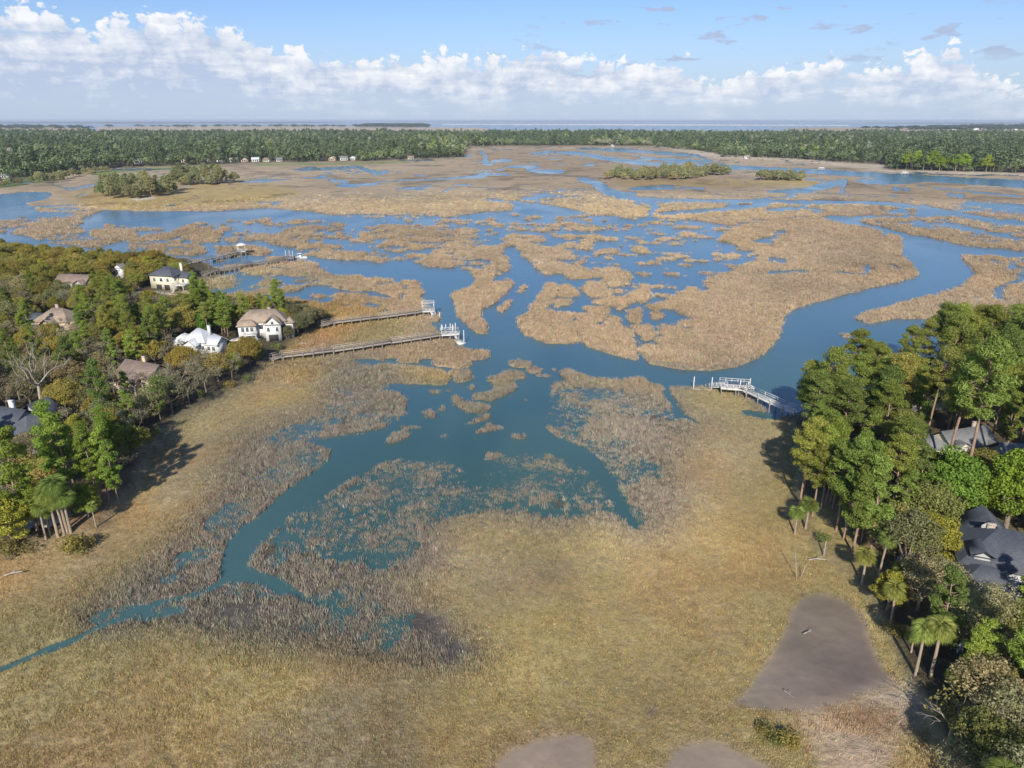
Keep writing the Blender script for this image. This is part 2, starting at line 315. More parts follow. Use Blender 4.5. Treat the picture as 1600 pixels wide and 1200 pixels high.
n_big = fbm(GX, GY, 26, 4, 3); n_mid = fbm(GX, GY, 9, 4, 11); n_fine = fbm(GX, GY, 1.6, 3, 21); n_huge = fbm(GX, GY, 90, 4, 41)
far_k = np.clip(GY / 350, 0, 1)
LN = np.minimum(LV, flv + 0.0) + (0.22 * n_big + 0.42 * n_mid) * (0.35 + 0.65 * far_k) * np.clip(1.3 - np.abs(LV - 0.5) * 1.5, 0.0, 1) + 0.05 * n_mid
farp = sstep(222, 232, PY) * sstep(345, 325, PY)
ridge = 1 - np.abs(fbm(GX, GY, 150, 4, 131)); rid2 = 1 - np.abs(fbm(GX, GY, 55, 3, 137))
creek = np.maximum(sstep(.955, .985, ridge) * sstep(-.1, .25, n_huge + .3 * (PX > 700) - .1), sstep(.965, .99, rid2) * sstep(0.0, .3, n_huge + .25 * (PX > 800) - .05))
pool_ = sstep(.30, .42, fbm(GX, GY, 70, 4, 151) + .08 * (PX > 900) - .1 * (PX < 620))
LN = LN - farp * (1 - mI) * (1 - mF) * np.clip(.62 * creek + .62 * pool_, 0, .68)
midz = sstep(322, 345, PY) * sstep(560, 450, PY) * (1 - mL) * (1 - mR)
rid3 = 1 - np.abs(fbm(GX, GY, 46, 4, 211)); rid4 = 1 - np.abs(fbm(GX, GY, 21, 3, 217)); spk = fbm(GX, GY, 10, 4, 223)
LN = LN - midz * (.06 + .50 * sstep(.935, .975, rid3) + .40 * sstep(.955, .985, rid4) * sstep(460, 420, PY) + .42 * sstep(.22, .45, spk) * sstep(450, 400, PY)) * (1 - .45 * sstep(1040, 1120, PX) * sstep(1440, 1400, PX))
LN = LN + midz * (.55 * fbm(GX, GY, 6.5, 4, 241) - .03) * (LV > .12) * (LV < .97) + midz * .20 * fbm(GX, GY, 5, 3, 243) * (LV >= .97)
LN = LN + midz * .42 * sstep(.16, .40, fbm(GX, GY, 8, 4, 229)) * (LV > .2) * (LV < .55)
LN = LN.astype(np.float32)
tree_land = blur(np.maximum(np.maximum(mL, mR), np.maximum(mF, mI)), 3)
Z = np.clip((LN - 0.5) * 2.6, -1.3, 0.42)
Z = np.where(GY > 3500, np.where(LN > 0.5, 1.0, -1.3), Z)
Z = Z + tree_land * (0.9 + 0.25 * n_mid) + 0.07 * n_fine * (GY < 400)
lawn_bank = blur(np.maximum(mL, mR), 8)
Z = Z + lawn_bank * 0.5
# ---- ground colour (albedo of what grows or lies there)
def C(h, k=1.0):
    v = [int(h[i:i + 2], 16) / 255 for i in (0, 2, 4)]
    return np.array([(c / 12.92 if c <= .04045 else ((c + .055) / 1.055) ** 2.4) * k for c in v], np.float32)
GOLD, OLIVE, TAN, GREYB, ISL = np.array([.365,.297,.142]), np.array([.245,.215,.105]), np.array([.40,.315,.205]), np.array([.27,.235,.18]), np.array([.345,.266,.186])
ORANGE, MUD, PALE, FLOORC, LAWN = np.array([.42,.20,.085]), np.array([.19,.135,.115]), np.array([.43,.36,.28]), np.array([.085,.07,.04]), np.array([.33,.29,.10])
YEL = np.array([.38,.28,.09]); WETMUD = np.array([.075,.07,.065]); GREENF = np.array([.14,.20,.05]); BROWN = np.array([.25,.16,.085])
AL = np.empty((NY, NX, 3), np.float32); AL[:] = GOLD
def paint(c, poly, r=6, a=1.0):
    global AL
    m = (blur(fill(poly), r) * a)[..., None]
    AL = AL * (1 - m) + np.asarray(c, np.float32) * m
ALL = [(-420,185),(2020,185),(2020,600),(-420,600)]
paint(ISL, [(-420,300),(2020,300),(2020,590),(1240,590),(1000,610),(760,600),(600,575),(480,560),(430,430),(-420,420)], 10)
paint(TAN, [(-420,200),(2020,200),(2020,330),(1400,325),(1000,345),(820,322),(700,333),(560,332),(420,322),(330,325),(180,332),(0,330),(-420,340)], 5)
paint(YEL, [(100,300),(400,285),(480,300),(420,318),(330,322),(180,330),(120,320)], 6, .7)
paint(YEL, [(940,284),(1280,280),(1290,292),(1200,292),(1000,294)], 3, .7)
paint(BROWN, [(740,235),(1100,250),(1200,300),(1000,305),(760,290)], 6, .3)
paint(BROWN, [(1290,280),(1600,300),(1600,330),(1400,310),(1280,305)], 6, .3)
paint(GREYB*1.15, [(300,428),(520,430),(560,450),(440,470),(330,470)], 6, .6)
paint(np.array([.36,.25,.12]), [(270,478),(330,470),(440,462),(560,470),(600,495),(640,500),(620,520),(560,540),(480,530),(440,490)], 8)
paint(np.array([.27,.235,.125]), [(560,500),(640,495),(650,520),(600,540),(520,555),(540,525)], 8, .8)
paint(ORANGE, [(420,560),(450,548),(520,510),(560,505),(520,530),(470,560),(440,600),(400,640),(385,625)], 8, .5)
paint(ORANGE, [(-200,980),(0,880),(60,868),(80,890),(30,930),(-100,990)], 10, .5)
paint(np.array([.43,.30,.125]), [(380,660),(430,600),(480,562),(520,560),(470,640),(380,672),(345,728),(300,800),(180,885),(0,950),(0,900),(150,850),(240,780),(300,700)], 10, .6)
paint(ORANGE, [(200,800),(260,750),(230,800),(180,840)], 6, .5)
paint(GREYB, [(p[0], p[1]) for p in FLOOD[0][1]], 8, .9)
paint(OLIVE, [(560,560),(500,600),(480,640),(390,670),(350,720),(330,790),(230,880),(100,965),(0,1000),(0,970),(200,860),(300,780),(330,700),(400,650),(470,600),(520,560)], 10, .55)
paint(np.array([.17,.165,.10]), [(330,960),(450,950),(560,985),(640,1000),(680,1040),(560,1030),(420,1010),(300,1000)], 8, .75)
paint(OLIVE, [(300,985),(500,1000),(640,1030),(760,1050),(700,1080),(400,1040),(200,1040),(100,1030)], 14, .6)
paint(OLIVE*.95, [(720,860),(820,840),(960,850),(940,900),(850,960),(760,960),(700,940)], 16, .65)
paint(OLIVE, [(0,960),(250,900),(330,930),(300,980),(100,1040),(0,1060)], 12, .6)
paint(PALE*.82, [(880,620),(1150,650),(1240,680),(1200,740),(1100,800),(1060,870),(960,860),(1000,760),(950,700),(880,670)], 14, .75)
paint(PALE*.75, [(560,900),(690,830),(860,870),(1000,860),(1150,850),(1000,900),(850,910),(700,1000),(760,920),(660,900)], 16, .6)
paint(PALE*.7, [(620,880),(690,850),(700,900),(650,910)], 8, .6)
paint(np.array([.36,.265,.14]), [(1000,860),(1240,760),(1230,900),(1150,1080),(1000,1100),(900,1000)], 20, .5)
paint(np.array([.30,.2,.1]), [(0,1120),(500,1150),(900,1140),(1150,1060),(1200,1130),(900,1200),(0,1220)], 20, .6)
paint(MUD*.9, [(830,890),(880,880),(910,905),(870,930),(830,920)], 8, .45)
paint(WETMUD*1.6, [(620,975),(655,955),(690,965),(700,990),(725,1010),(765,1030),(725,1022),(705,1035),(680,1010),(650,985)], 2)
MUDPOLY = [(1252,938),(1275,932),(1300,935),(1330,950),(1350,975),(1362,1015),(1375,1045),(1400,1075),(1340,1090),(1300,1108),(1245,1118),(1190,1112),(1140,1106),(1175,1075),(1190,1050),(1215,1010),(1230,985),(1233,965)]
paint(np.array([.18,.138,.115]), MUDPOLY, 3)
paint(np.array([.125,.105,.09]), [(1262,1010),(1300,1022),(1345,1050),(1368,1062),(1340,1060),(1290,1036),(1258,1020)], 4, .6)
MUD2 = [(760,1215),(790,1180),(850,1155),(905,1150),(930,1165),(930,1215)]; MUD3 = [(1020,1230),(1060,1170),(1110,1160),(1200,1200),(1240,1260)]; MUD4 = [(1008,1125),(1015,1108),(1026,1105),(1022,1125)]
paint(np.array([.33,.225,.17]), MUD2, 12, .8); paint(np.array([.31,.215,.165]), MUD3, 10, .8); paint(MUD, MUD4, 2)
SANDP = [(1240,1120),(1290,1110),(1380,1080),(1420,1070),(1440,1130),(1400,1160),(1380,1230),(1290,1220),(1250,1150)]
paint(np.array([.43,.355,.28]), SANDP, 6, .95)
paint(BROWN*1.1, [(1270,1100),(1330,1095),(1410,1120),(1400,1160),(1300,1130)], 6, .8)
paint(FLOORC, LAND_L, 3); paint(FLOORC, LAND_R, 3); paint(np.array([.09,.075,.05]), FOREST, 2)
LAWNP = [(1262,800),(1290,785),(1312,820),(1340,870),(1380,925),(1360,922),(1322,890),(1290,862),(1268,835)]
paint(LAWN, LAWNP, 3); paint(BROWN*1.2, [(1290,790),(1330,800),(1365,860),(1340,860),(1310,820)], 4, .7)
paint(BROWN*1.1, [(60,830),(110,790),(180,760),(195,790),(150,830),(100,850)], 6, .8)
paint(BROWN*1.3, [(1490,990),(1560,1000),(1570,1060),(1520,1040)], 6, .8)
paint(LAWN*.8, [(112,462),(140,450),(150,458),(125,468)], 2); paint(GREENF, [(-100,300),(0,285),(60,276),(110,272),(90,280),(20,293)], 2)
paint(GREENF*1.3, [(130,271),(200,264),(330,260),(330,263),(200,268),(150,274)], 1); paint(GREENF*1.3, [(400,257),(560,255),(640,252),(640,254),(560,257),(400,259)], 1)
paint(np.array([.5,.45,.36]), [(200,313),(240,309),(245,311),(215,315)], 1); paint(np.array([.5,.45,.36]), [(275,292),(300,290),(302,292),(280,294)], 1)
paint(np.array([.07,.09,.06]), [(-420,189.5),(490,189.5),(560,191),(480,192.6),(-420,192.8)], 0); paint(np.array([.06,.08,.055]), [(560,200),(570,195),(665,195),(672,200)], 0); paint(np.array([.09,.105,.07]), [(600,189),(1310,189),(1320,190.6),(600,190.8)], 0); paint(np.array([.10,.11,.07]), [(1290,191),(2020,190.5),(2020,193),(1400,193.3)], 0)
paint(np.array([.52,.44,.33]), [(1000,228),(1060,229),(1130,243),(1240,249),(1380,259),(1390,266),(1600,272),(2020,287),(2020,291),(1600,275.5),(1385,269),(1240,252),(1120,247.5),(1040,233)], 0, .85)
paint(np.array([.8,.74,.66]), [(690,193),(1060,193.6),(1335,195),(1335,197),(690,195.6)], 0); paint(np.array([.5,.4,.32]), [(140,197.5),(400,196),(770,199),(770,204.6),(140,204.6)], 0, .6)
pz = fbm(GX, GY, 34, 4, 301) * (PY > 560); pz2 = fbm(GX, GY, 20, 4, 307) * (PY > 560)
k_ = (.55 * sstep(.05, .4, pz))[..., None]; AL = AL * (1 - k_) + AL.mean(-1, keepdims=True) * np.array([1.12, 1.0, .72]) * .95 * k_
k_ = (.40 * sstep(.08, .4, -pz))[..., None]; AL = AL * (1 - k_) + np.array([.23, .205, .105]) * k_
k_ = (.35 * sstep(.1, .45, pz2))[..., None]; AL = AL * (1 - k_) + np.array([.34, .225, .115]) * k_
AL *= (1 + 0.20 * n_huge + 0.16 * n_mid + 0.14 * n_big)[..., None]
shift = (0.5 * fbm(GX, GY, 40, 3, 77))[..., None] * np.array([0.10, 0.02, -0.12])
AL = AL * (1 + shift)
# yellow-green living fringe along the water's edge, dark wet mud below the tide line
LB = blur(LN, 2)
mud_ = np.clip(blur(np.max([fill(p) for p in (MUDPOLY, MUD2, MUD3, MUD4)], axis=0), 2), 0, 1)[..., None]
AL = AL * (1 - .5 * mud_) + AL.mean(-1, keepdims=True) * np.array([1.20, 1.0, .88]) * .5 * mud_
AL_T = AL.copy()      # what the grass itself looks like; the mud under flooded grass is darker
AL = AL * (1 - .8 * (fl * (1 - tree_land))[..., None]) + np.array([.080, .072, .066]) * .8 * (fl * (1 - tree_land))[..., None]
edge = np.clip(1 - np.abs(LB - 0.62) / 0.16, 0, 1) * (GY < 420) * (PY < 640) * (PY > 330)
AL = AL * (1 - 0.40 * edge[..., None]) + np.array([.30, .26, .085]) * (0.40 * edge[..., None])
wet = sstep(0.14, -0.12, Z)[..., None]
AL = AL * (1 - wet) + np.array([.07, .066, .055]) * wet
dry = farp * (1 - np.clip(tree_land, 0, 1)) * sstep(.15, .5, fbm(GX, GY, 34, 4, 171))
AL = AL * (1 - .38 * dry[..., None])
AL = np.clip(AL, 0.02, 0.7).astype(np.float32)
# ------------------------------------------------------------------ ground mesh
vid = np.arange(NX * NY).reshape(NY, NX)
quads = np.stack([vid[1:, :-1], vid[1:, 1:], vid[:-1, 1:], vid[:-1, :-1]], -1).reshape(-1, 4)
gm, nt, out = newmat('marsh_ground')
at = N(nt, 'Attribute', attribute_name='albedo')
geo = N(nt, 'NewGeometry')
c1 = noise_tex(nt, geo.outputs['Position'], 0.9, 5, 0.7); c2 = noise_tex(nt, geo.outputs['Position'], 0.12, 4, 0.6)
f1 = math_node(nt, 'ADD', 1.0, math_node(nt, 'MULTIPLY', at.outputs['Alpha'], maprange(nt, c1, 0.3, 0.7, -0.28, 0.25))); f2 = maprange(nt, c2, 0.3, 0.7, 0.86, 1.14)
cc = mixc(nt, 1.0, at.outputs['Color'], math_node(nt, 'MULTIPLY', f1, f2), 'MULTIPLY')
b = N(nt, 'BsdfPrincipled', _Roughness=0.85); b.inputs['Specular IOR Level'].default_value = 0.15
bp = N(nt, 'Bump', _Strength=0.8, _Distance=0.5); L(nt, c1, bp.inputs['Height']); L(nt, math_node(nt, 'MULTIPLY', at.outputs['Alpha'], .8), bp.inputs['Strength']); L(nt, bp.outputs[0], b.inputs['Normal'])
L(nt, maprange(nt, at.outputs['Alpha'], .1, 1, .34, .88), b.inputs['Roughness']); b.inputs['Specular IOR Level'].default_value = .3
L(nt, cc, b.inputs['Base Color']); L(nt, b.outputs[0], out.inputs[0])
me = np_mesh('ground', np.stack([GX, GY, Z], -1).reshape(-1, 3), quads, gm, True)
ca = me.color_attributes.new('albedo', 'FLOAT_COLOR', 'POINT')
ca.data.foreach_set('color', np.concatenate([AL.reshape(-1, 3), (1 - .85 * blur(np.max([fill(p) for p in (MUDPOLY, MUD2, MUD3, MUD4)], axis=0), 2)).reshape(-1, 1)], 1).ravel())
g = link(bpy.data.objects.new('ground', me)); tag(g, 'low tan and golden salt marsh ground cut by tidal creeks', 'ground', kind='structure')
# ------------------------------------------------------------------ water
wm, nt, out = newmat('tidal_water')
geo = N(nt, 'NewGeometry')
mp = N(nt, 'Mapping'); mp.inputs['Scale'].default_value = (1.0, 0.55, 1); mp.inputs['Rotation'].default_value = (0, 0, 0.25); L(nt, geo.outputs['Position'], mp.inputs['Vector'])
w1 = noise_tex(nt, mp.outputs[0], 1.3, 4, 0.6); w2 = noise_tex(nt, mp.outputs[0], 0.03, 3, 0.5, 0.6); w3 = noise_tex(nt, mp.outputs[0], 0.006, 3)
sep = N(nt, 'SeparateXYZ'); L(nt, geo.outputs['Position'], sep.inputs[0])
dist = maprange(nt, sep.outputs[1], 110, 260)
bc = mixc(nt, dist, (0.055, 0.122, 0.112), (0.072, 0.170, 0.245))  # bluer with distance: sky reflected off ripples, put into the base colour
bc = mixc(nt, maprange(nt, w2, 0.35, 0.65), mixc(nt, 1.0, bc, (0.74, 0.80, 0.84), 'MULTIPLY'), bc)
bc = mixc(nt, maprange(nt, w3, 0.4, 0.65, 0, .35), bc, (0.085, 0.175, 0.235))
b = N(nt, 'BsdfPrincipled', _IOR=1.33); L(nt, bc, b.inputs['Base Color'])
L(nt, maprange(nt, w2, 0.35, 0.7, 0.10, 0.30), b.inputs['Roughness'])
bp = N(nt, 'Bump', _Strength=0.55, _Distance=0.12); L(nt, w1, bp.inputs['Height']); L(nt, bp.outputs[0], b.inputs['Normal'])
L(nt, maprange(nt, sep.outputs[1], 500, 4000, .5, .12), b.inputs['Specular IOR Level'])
L(nt, b.outputs[0], out.inputs[0])
S = 140000
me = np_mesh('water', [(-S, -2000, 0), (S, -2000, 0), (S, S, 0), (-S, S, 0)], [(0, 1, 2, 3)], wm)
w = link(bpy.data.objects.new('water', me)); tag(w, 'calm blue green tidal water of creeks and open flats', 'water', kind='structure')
# ------------------------------------------------------------------ light, sky, clouds
SUN_EL, SUN_AZ = R(31), R(9)          # light travels away from the camera, a little to the right
sd = bpy.data.lights.new('sun', 'SUN'); sd.energy = 4.3; sd.angle = R(0.6); sd.color = (1.0, 0.925, 0.80)
so = link(bpy.data.objects.new('sun', sd))
ldir = Vector((math.sin(SUN_AZ) * math.cos(SUN_EL), math.cos(SUN_AZ) * math.cos(SUN_EL), -math.sin(SUN_EL)))
so.rotation_euler = ldir.to_track_quat('-Z', 'Y').to_euler()
so.location = (-40, -120, 160)
wd = bpy.data.worlds.new('World'); sc.world = wd; wd.use_nodes = True
nt = wd.node_tree; nt.nodes.clear()
out = nt.nodes.new('ShaderNodeOutputWorld'); bg = nt.nodes.new('ShaderNodeBackground'); L(nt, bg.outputs[0], out.inputs[0])
sky = N(nt, 'TexSky'); sky.sky_type = 'NISHITA'; sky.sun_disc = False; sky.sun_elevation = SUN_EL
sky.sun_rotation = math.pi + SUN_AZ; sky.altitude = 60; sky.air_density = 1.0; sky.dust_density = 0.6; sky.ozone_density = 1.6
tc = N(nt, 'TexCoord'); sp = N(nt, 'SeparateXYZ'); L(nt, tc.outputs['Generated'], sp.inputs[0])
az = math_node(nt, 'ARCTAN2', sp.outputs[0], sp.outputs[1])      # 0 ahead, + right
el = math_node(nt, 'MULTIPLY', math_node(nt, 'ARCSINE', sp.outputs[2]), 57.2958)
azd = math_node(nt, 'MULTIPLY', az, 57.2958)
def comb(x, y, z=0.0):
    c = N(nt, 'CombineXYZ')
    for i, v in enumerate((x, y, z)):
        if isinstance(v, (int, float)): c.inputs[i].default_value = v
        else: L(nt, v, c.inputs[i])
    return c.outputs[0]
CLOUD_TOP = [(-180,3.2),(-110,4.5),(-75,6.2),(-60,4.0),(-45,4.2),(-37.5,4.3),(-36.2,6.1),(-33,6.6),(-29.5,6.5),(-28.2,5.2),(-27.2,6.0),(-24,6.6),(-21,6.3),(-17.5,5.0),(-14,4.5),(-11.5,4.1),(-9,4.3),(-7,4.0),(-5.5,4.7),(-3,4.3),(-.5,4.3),(1.7,4.9),(3.5,4.4),(7,4.1),(11,4.0),(13.5,3.2),(15.5,2.5),(17.5,3.6),(20,3.5),(22.3,4.0),(24.5,3.2),(26.5,3.5),(28.5,4.5),(31,3.2),(33,2.2),(36,2.7),(40,2.4),(60,4.5),(90,3.0),(130,5.5),(180,3.2)]
fc = nt.nodes.new('ShaderNodeFloatCurve'); cv = fc.mapping.curves[0]
fc.mapping.use_clip = False
for i, (a, e) in enumerate(CLOUD_TOP):
    x, y = (a + 180) / 360, e / 8
    if i == 0: cv.points[0].location = (x, y)
    elif i == 1: cv.points[1].location = (x, y)
    else: cv.points.new(x, y)
for p in cv.points: p.handle_type = 'AUTO'
fc.mapping.update()
L(nt, math_node(nt, 'DIVIDE', math_node(nt, 'ADD', azd, 180.0), 360.0), fc.inputs['Value'])
top = math_node(nt, 'ADD', math_node(nt, 'MULTIPLY', fc.outputs[0], 8.0), 0.5)
p1 = comb(azd, math_node(nt, 'MULTIPLY', el, 1.35), 3.7)
def bill(vec, scale, seed):                     # billowy cauliflower heads
    v = nt.nodes.new('ShaderNodeTexVoronoi'); v.voronoi_dimensions = '2D'; v.inputs['Scale'].default_value = scale
    v.inputs['Detail'].default_value = 3; v.inputs['Roughness'].default_value = 0.6
    L(nt, vec, v.inputs['Vector']); return v.outputs['Distance']
warp = N(nt, 'TexNoise', _Scale=0.9, _Detail=3.0); warp.noise_dimensions = '2D'; L(nt, p1, warp.inputs['Vector'])
vs = N(nt, 'VectorMath'); vs.operation = 'SCALE'; vs.inputs['Scale'].default_value = 0.9; L(nt, warp.outputs['Color'], vs.inputs[0])
va = N(nt, 'VectorMath'); va.operation = 'ADD'; L(nt, p1, va.inputs[0]); L(nt, vs.outputs[0], va.inputs[1])
pw = va.outputs[0]
puff = math_node(nt, 'SUBTRACT', 0.55, bill(pw, 0.8, 0))
fbm1 = math_node(nt, 'SUBTRACT', noise_tex(nt, pw, 0.5, 6, 0.58, dim='2D'), 0.5)
h = math_node(nt, 'SUBTRACT', top, el)                                     # degrees under the cloud tops
dens = math_node(nt, 'ADD', h, math_node(nt, 'ADD', math_node(nt, 'MULTIPLY', puff, 1.35), math_node(nt, 'MULTIPLY', fbm1, 1.9)))
a_top = maprange(nt, dens, 0.0, 0.5, 0, 1, True)
# body: streaky, broken lower down, melting into the horizon air
st = noise_tex(nt, comb(math_node(nt, 'MULTIPLY', azd, 0.16), math_node(nt, 'MULTIPLY', math_node(nt, 'ADD', el, 8.0), 1.1)), 1.0, 5, 0.6, dim='2D')
lowf = maprange(nt, el, 0.6, 3.0, 0.0, 1.0, True)
gaps = maprange(nt, math_node(nt, 'ADD', st, math_node(nt, 'MULTIPLY', lowf, 0.22)), 0.44, 0.62, 0.35, 1.0, True)
alpha = math_node(nt, 'MULTIPLY', a_top, math_node(nt, 'MULTIPLY', gaps, maprange(nt, el, 0.1, 2.6, 0.25, 1.0, True)))
# small scattered grey clouds above right
sc1 = noise_tex(nt, comb(math_node(nt, 'MULTIPLY', azd, 0.30), math_node(nt, 'MULTIPLY', el, 1.15), 21.3), 1.0, 4, 0.55, dim='2D')
scm = math_node(nt, 'MULTIPLY', maprange(nt, sc1, 0.59, 0.70, 0, 0.85, True), math_node(nt, 'MULTIPLY', maprange(nt, azd, -5, 8, 0, 1), maprange(nt, el, 3.0, 4.2, 0, 1)))
# brightness: lit heads white, shaded bases blue grey
big = math_node(nt, 'SUBTRACT', noise_tex(nt, comb(math_node(nt, 'MULTIPLY', azd, 0.11), math_node(nt, 'MULTIPLY', math_node(nt, 'ADD', el, 3.0), 0.55)), 1.0, 3, 0.5, dim='2D'), 0.5)
hh = math_node(nt, 'ADD', h, math_node(nt, 'MULTIPLY', big, -3.2))
lit = math_node(nt, 'ADD', math_node(nt, 'MULTIPLY', math_node(nt, 'SUBTRACT', 4.6, hh), 0.30), math_node(nt, 'ADD', math_node(nt, 'MULTIPLY', puff, 0.75), math_node(nt, 'MULTIPLY', fbm1, 2.4)))
lit = math_node(nt, 'ADD', lit, math_node(nt, 'MULTIPLY', math_node(nt, 'SUBTRACT', st, 0.48), 3.0))
litc = maprange(nt, lit, -0.25, 1.55, 0, 1)
CL_DARK, CL_LIT = (3.8, 4.5, 5.9), (7.0, 7.15, 7.45)
ccol = mixc(nt, litc, CL_DARK, CL_LIT)
skyc = mixc(nt, maprange(nt, el, -0.5, 8.5, 0.8, 0.0, True), mixc(nt, 1.0, sky.outputs[0], (.60, .715, .99), 'MULTIPLY'), (3.9, 4.7, 6.1))   # pale moist air low down
c0 = mixc(nt, scm, skyc, (3.3, 3.9, 5.3))
c1_ = mixc(nt, alpha, c0, ccol)
L(nt, c1_, bg.inputs[0]); bg.inputs[1].default_value = 0.10
# ------------------------------------------------------------------ view
sc.view_settings.view_transform = 'Standard'; sc.view_settings.look = 'None'; sc.view_settings.exposure = 0.42; sc.view_settings.gamma = 1
sc.cycles.max_bounces = 6; sc.cycles.diffuse_bounces = 2; sc.cycles.glossy_bounces = 2; sc.cycles.transmission_bounces = 2; sc.cycles.transparent_max_bounces = 8
wd.cycles.sampling_method = 'NONE'; sc.cycles.volume_bounces = 0; sc.cycles.use_denoising = True; sc.cycles.caustics_reflective = False; sc.cycles.caustics_refractive = False
# ------------------------------------------------------------------ lookups on the map
def cell(X, Y):
    px, py = pix_of(np.asarray(X, float), np.asarray(Y, float))
    c = np.clip(np.round((px - XS[0]) / 2.2).astype(int), 0, NX - 1)
    r = np.clip(np.searchsorted(YS, py), 0, NY - 1)
    return r, c
def zat(X, Y):
    r, c = cell(X, Y); return Z[r, c]
# ------------------------------------------------------------------ foliage materials
def leaf_mat(name, source, lo=0.6, hi=1.45, trans=0.32):
    m, nt, out = newmat(name)
    if source == 'object':
        oi = N(nt, 'ObjectInfo'); col = oi.outputs['Color']
    else:
        a = N(nt, 'Attribute', attribute_name='tint', attribute_type='INSTANCER'); col = a.outputs['Color']
    ge = N(nt, 'NewGeometry')
    r = maprange(nt, ge.outputs['Random Per Island'], 0, 1, lo, hi)
    cc = mixc(nt, 1.0, col, r, 'MULTIPLY')
    d = N(nt, 'BsdfDiffuse'); t = N(nt, 'BsdfTranslucent'); mx = N(nt, 'MixShader'); mx.inputs[0].default_value = trans
    L(nt, cc, d.inputs[0]); L(nt, mixc(nt, 1.0, cc, (1.15, 1.2, 0.6), 'MULTIPLY'), t.inputs[0])
    L(nt, d.outputs[0], mx.inputs[1]); L(nt, t.outputs[0], mx.inputs[2]); L(nt, mx.outputs[0], out.inputs[0])
    return m
M_LEAF = leaf_mat('foliage', 'object'); M_LEAFI = leaf_mat('distant_foliage', 'inst', 0.75, 1.25); M_GRASS = leaf_mat('cordgrass', 'inst', 0.72, 1.28, 0.15)
def bark(name, col):
    m, nt, out = newmat(name)
    tc = N(nt, 'TexCoord'); mp = N(nt, 'Mapping'); mp.inputs['Scale'].default_value = (5, 5, 0.9); L(nt, tc.outputs['Object'], mp.inputs[0])
    f = maprange(nt, noise_tex(nt, mp.outputs[0], 1.5, 4, 0.7), 0.3, 0.7, 0.55, 1.4)
    b = N(nt, 'BsdfPrincipled', _Roughness=0.9); L(nt, mixc(nt, 1.0, col, f, 'MULTIPLY'), b.inputs[0]); L(nt, b.outputs[0], out.inputs[0])
    return m
M_PBARK = bark('pine_bark', (0.30, 0.20, 0.145)); M_OBARK = bark('oak_bark', (0.21, 0.17, 0.13)); M_PALMB = bark('palm_bark', (0.33, 0.26, 0.19)); M_DEAD = bark('bleached_wood', (0.36, 0.32, 0.27))
# ------------------------------------------------------------------ geometry collectors
class Geo:
    def __init__(s): s.v = []; s.f = []; s.n = 0
    def add(s, V, Fq):
        s.v.append(np.asarray(V, np.float32)); s.f.append(np.asarray(Fq, np.int32) + s.n); s.n += len(V)
    def tube(s, pts, rad, k=6):
        pts = [Vector(p) for p in pts]; rings = []
        for i, p in enumerate(pts):
            d = (pts[min(i + 1, len(pts) - 1)] - pts[max(i - 1, 0)]).normalized()
            a = d.orthogonal().normalized(); b_ = d.cross(a)
            if i and a.dot(prev) < 0: pass
            prev = a
            rings.append([p + (a * math.cos(2 * math.pi * j / k) + b_ * math.sin(2 * math.pi * j / k)) * rad[i] for j in range(k)])
        V = [q for r_ in rings for q in r_]; Fq = []
        for i in range(len(pts) - 1):
            for j in range(k):
                a, b_ = i * k + j, i * k + (j + 1) % k
                Fq.append((a, b_, b_ + k, a + k))
        s.add(V, Fq)
    def box(s, x0, x1, y0, y1, z0, z1):
        V = [(x0,y0,z0),(x1,y0,z0),(x1,y1,z0),(x0,y1,z0),(x0,y0,z1),(x1,y0,z1),(x1,y1,z1),(x0,y1,z1)]
        s.add(V, [(3,2,1,0),(4,5,6,7),(0,1,5,4),(1,2,6,5),(2,3,7,6),(3,0,4,7)])
    def bar(s, p, q, w, h):
        """box section w x h from p to q"""
        p, q = Vector(p), Vector(q); d = (q - p).normalized()
        side = d.cross(Vector((0, 0, 1)))
        side = side.normalized() if side.length > 1e-3 else Vector((1, 0, 0))
        up = side.cross(d).normalized(); V = []
        for c in (p, q):
            for a, b_ in ((-1, -1), (1, -1), (1, 1), (-1, 1)): V.append(c + side * a * w / 2 + up * b_ * h / 2)
        s.add(V, [(0,1,2,3)[::-1],(4,5,6,7),(0,1,5,4),(1,2,6,5),(2,3,7,6),(3,0,4,7)])
    def quad(s, a, b_, c, d): s.add([a, b_, c, d], [(0, 1, 2, 3)])
    def mesh(s, name, mat, smooth=False): return np_mesh(name, np.concatenate(s.v), np.concatenate(s.f), mat, smooth)
    def obj(s, name, mat, parent=None, smooth=False): return link(bpy.data.objects.new(name, s.mesh(name, mat, smooth)), parent)
def unit(v): return v / (np.linalg.norm(v, axis=-1, keepdims=True) + 1e-9)
def leaves(geo, centre, radii, n, size, asp, rg, out_bias=0.7, fill_in=0.55, up=0.15):
    """n small leaf faces through an ellipsoidal clump"""
    d = unit(rg.normal(size=(n, 3)))
    rr = fill_in + (1 - fill_in) * rg.random((n, 1)) ** 0.6
    c = np.asarray(centre) + d * rr * np.asarray(radii)
    nrm = unit(d * out_bias + unit(rg.normal(size=(n, 3))) * 0.8 + np.array([0, 0, up]))
    t = unit(np.cross(nrm, rg.normal(size=(n, 3)))); b_ = np.cross(nrm, t)
    s = size * (0.7 + 0.6 * rg.random((n, 1)))
    a, w = t * s, b_ * s * asp
    V = np.stack([c - a, c + w * .9 - a * .1, c + a, c - w * .9 + a * .1], 1).reshape(-1, 3)
    geo.add(V, np.arange(n * 4).reshape(-1, 4))
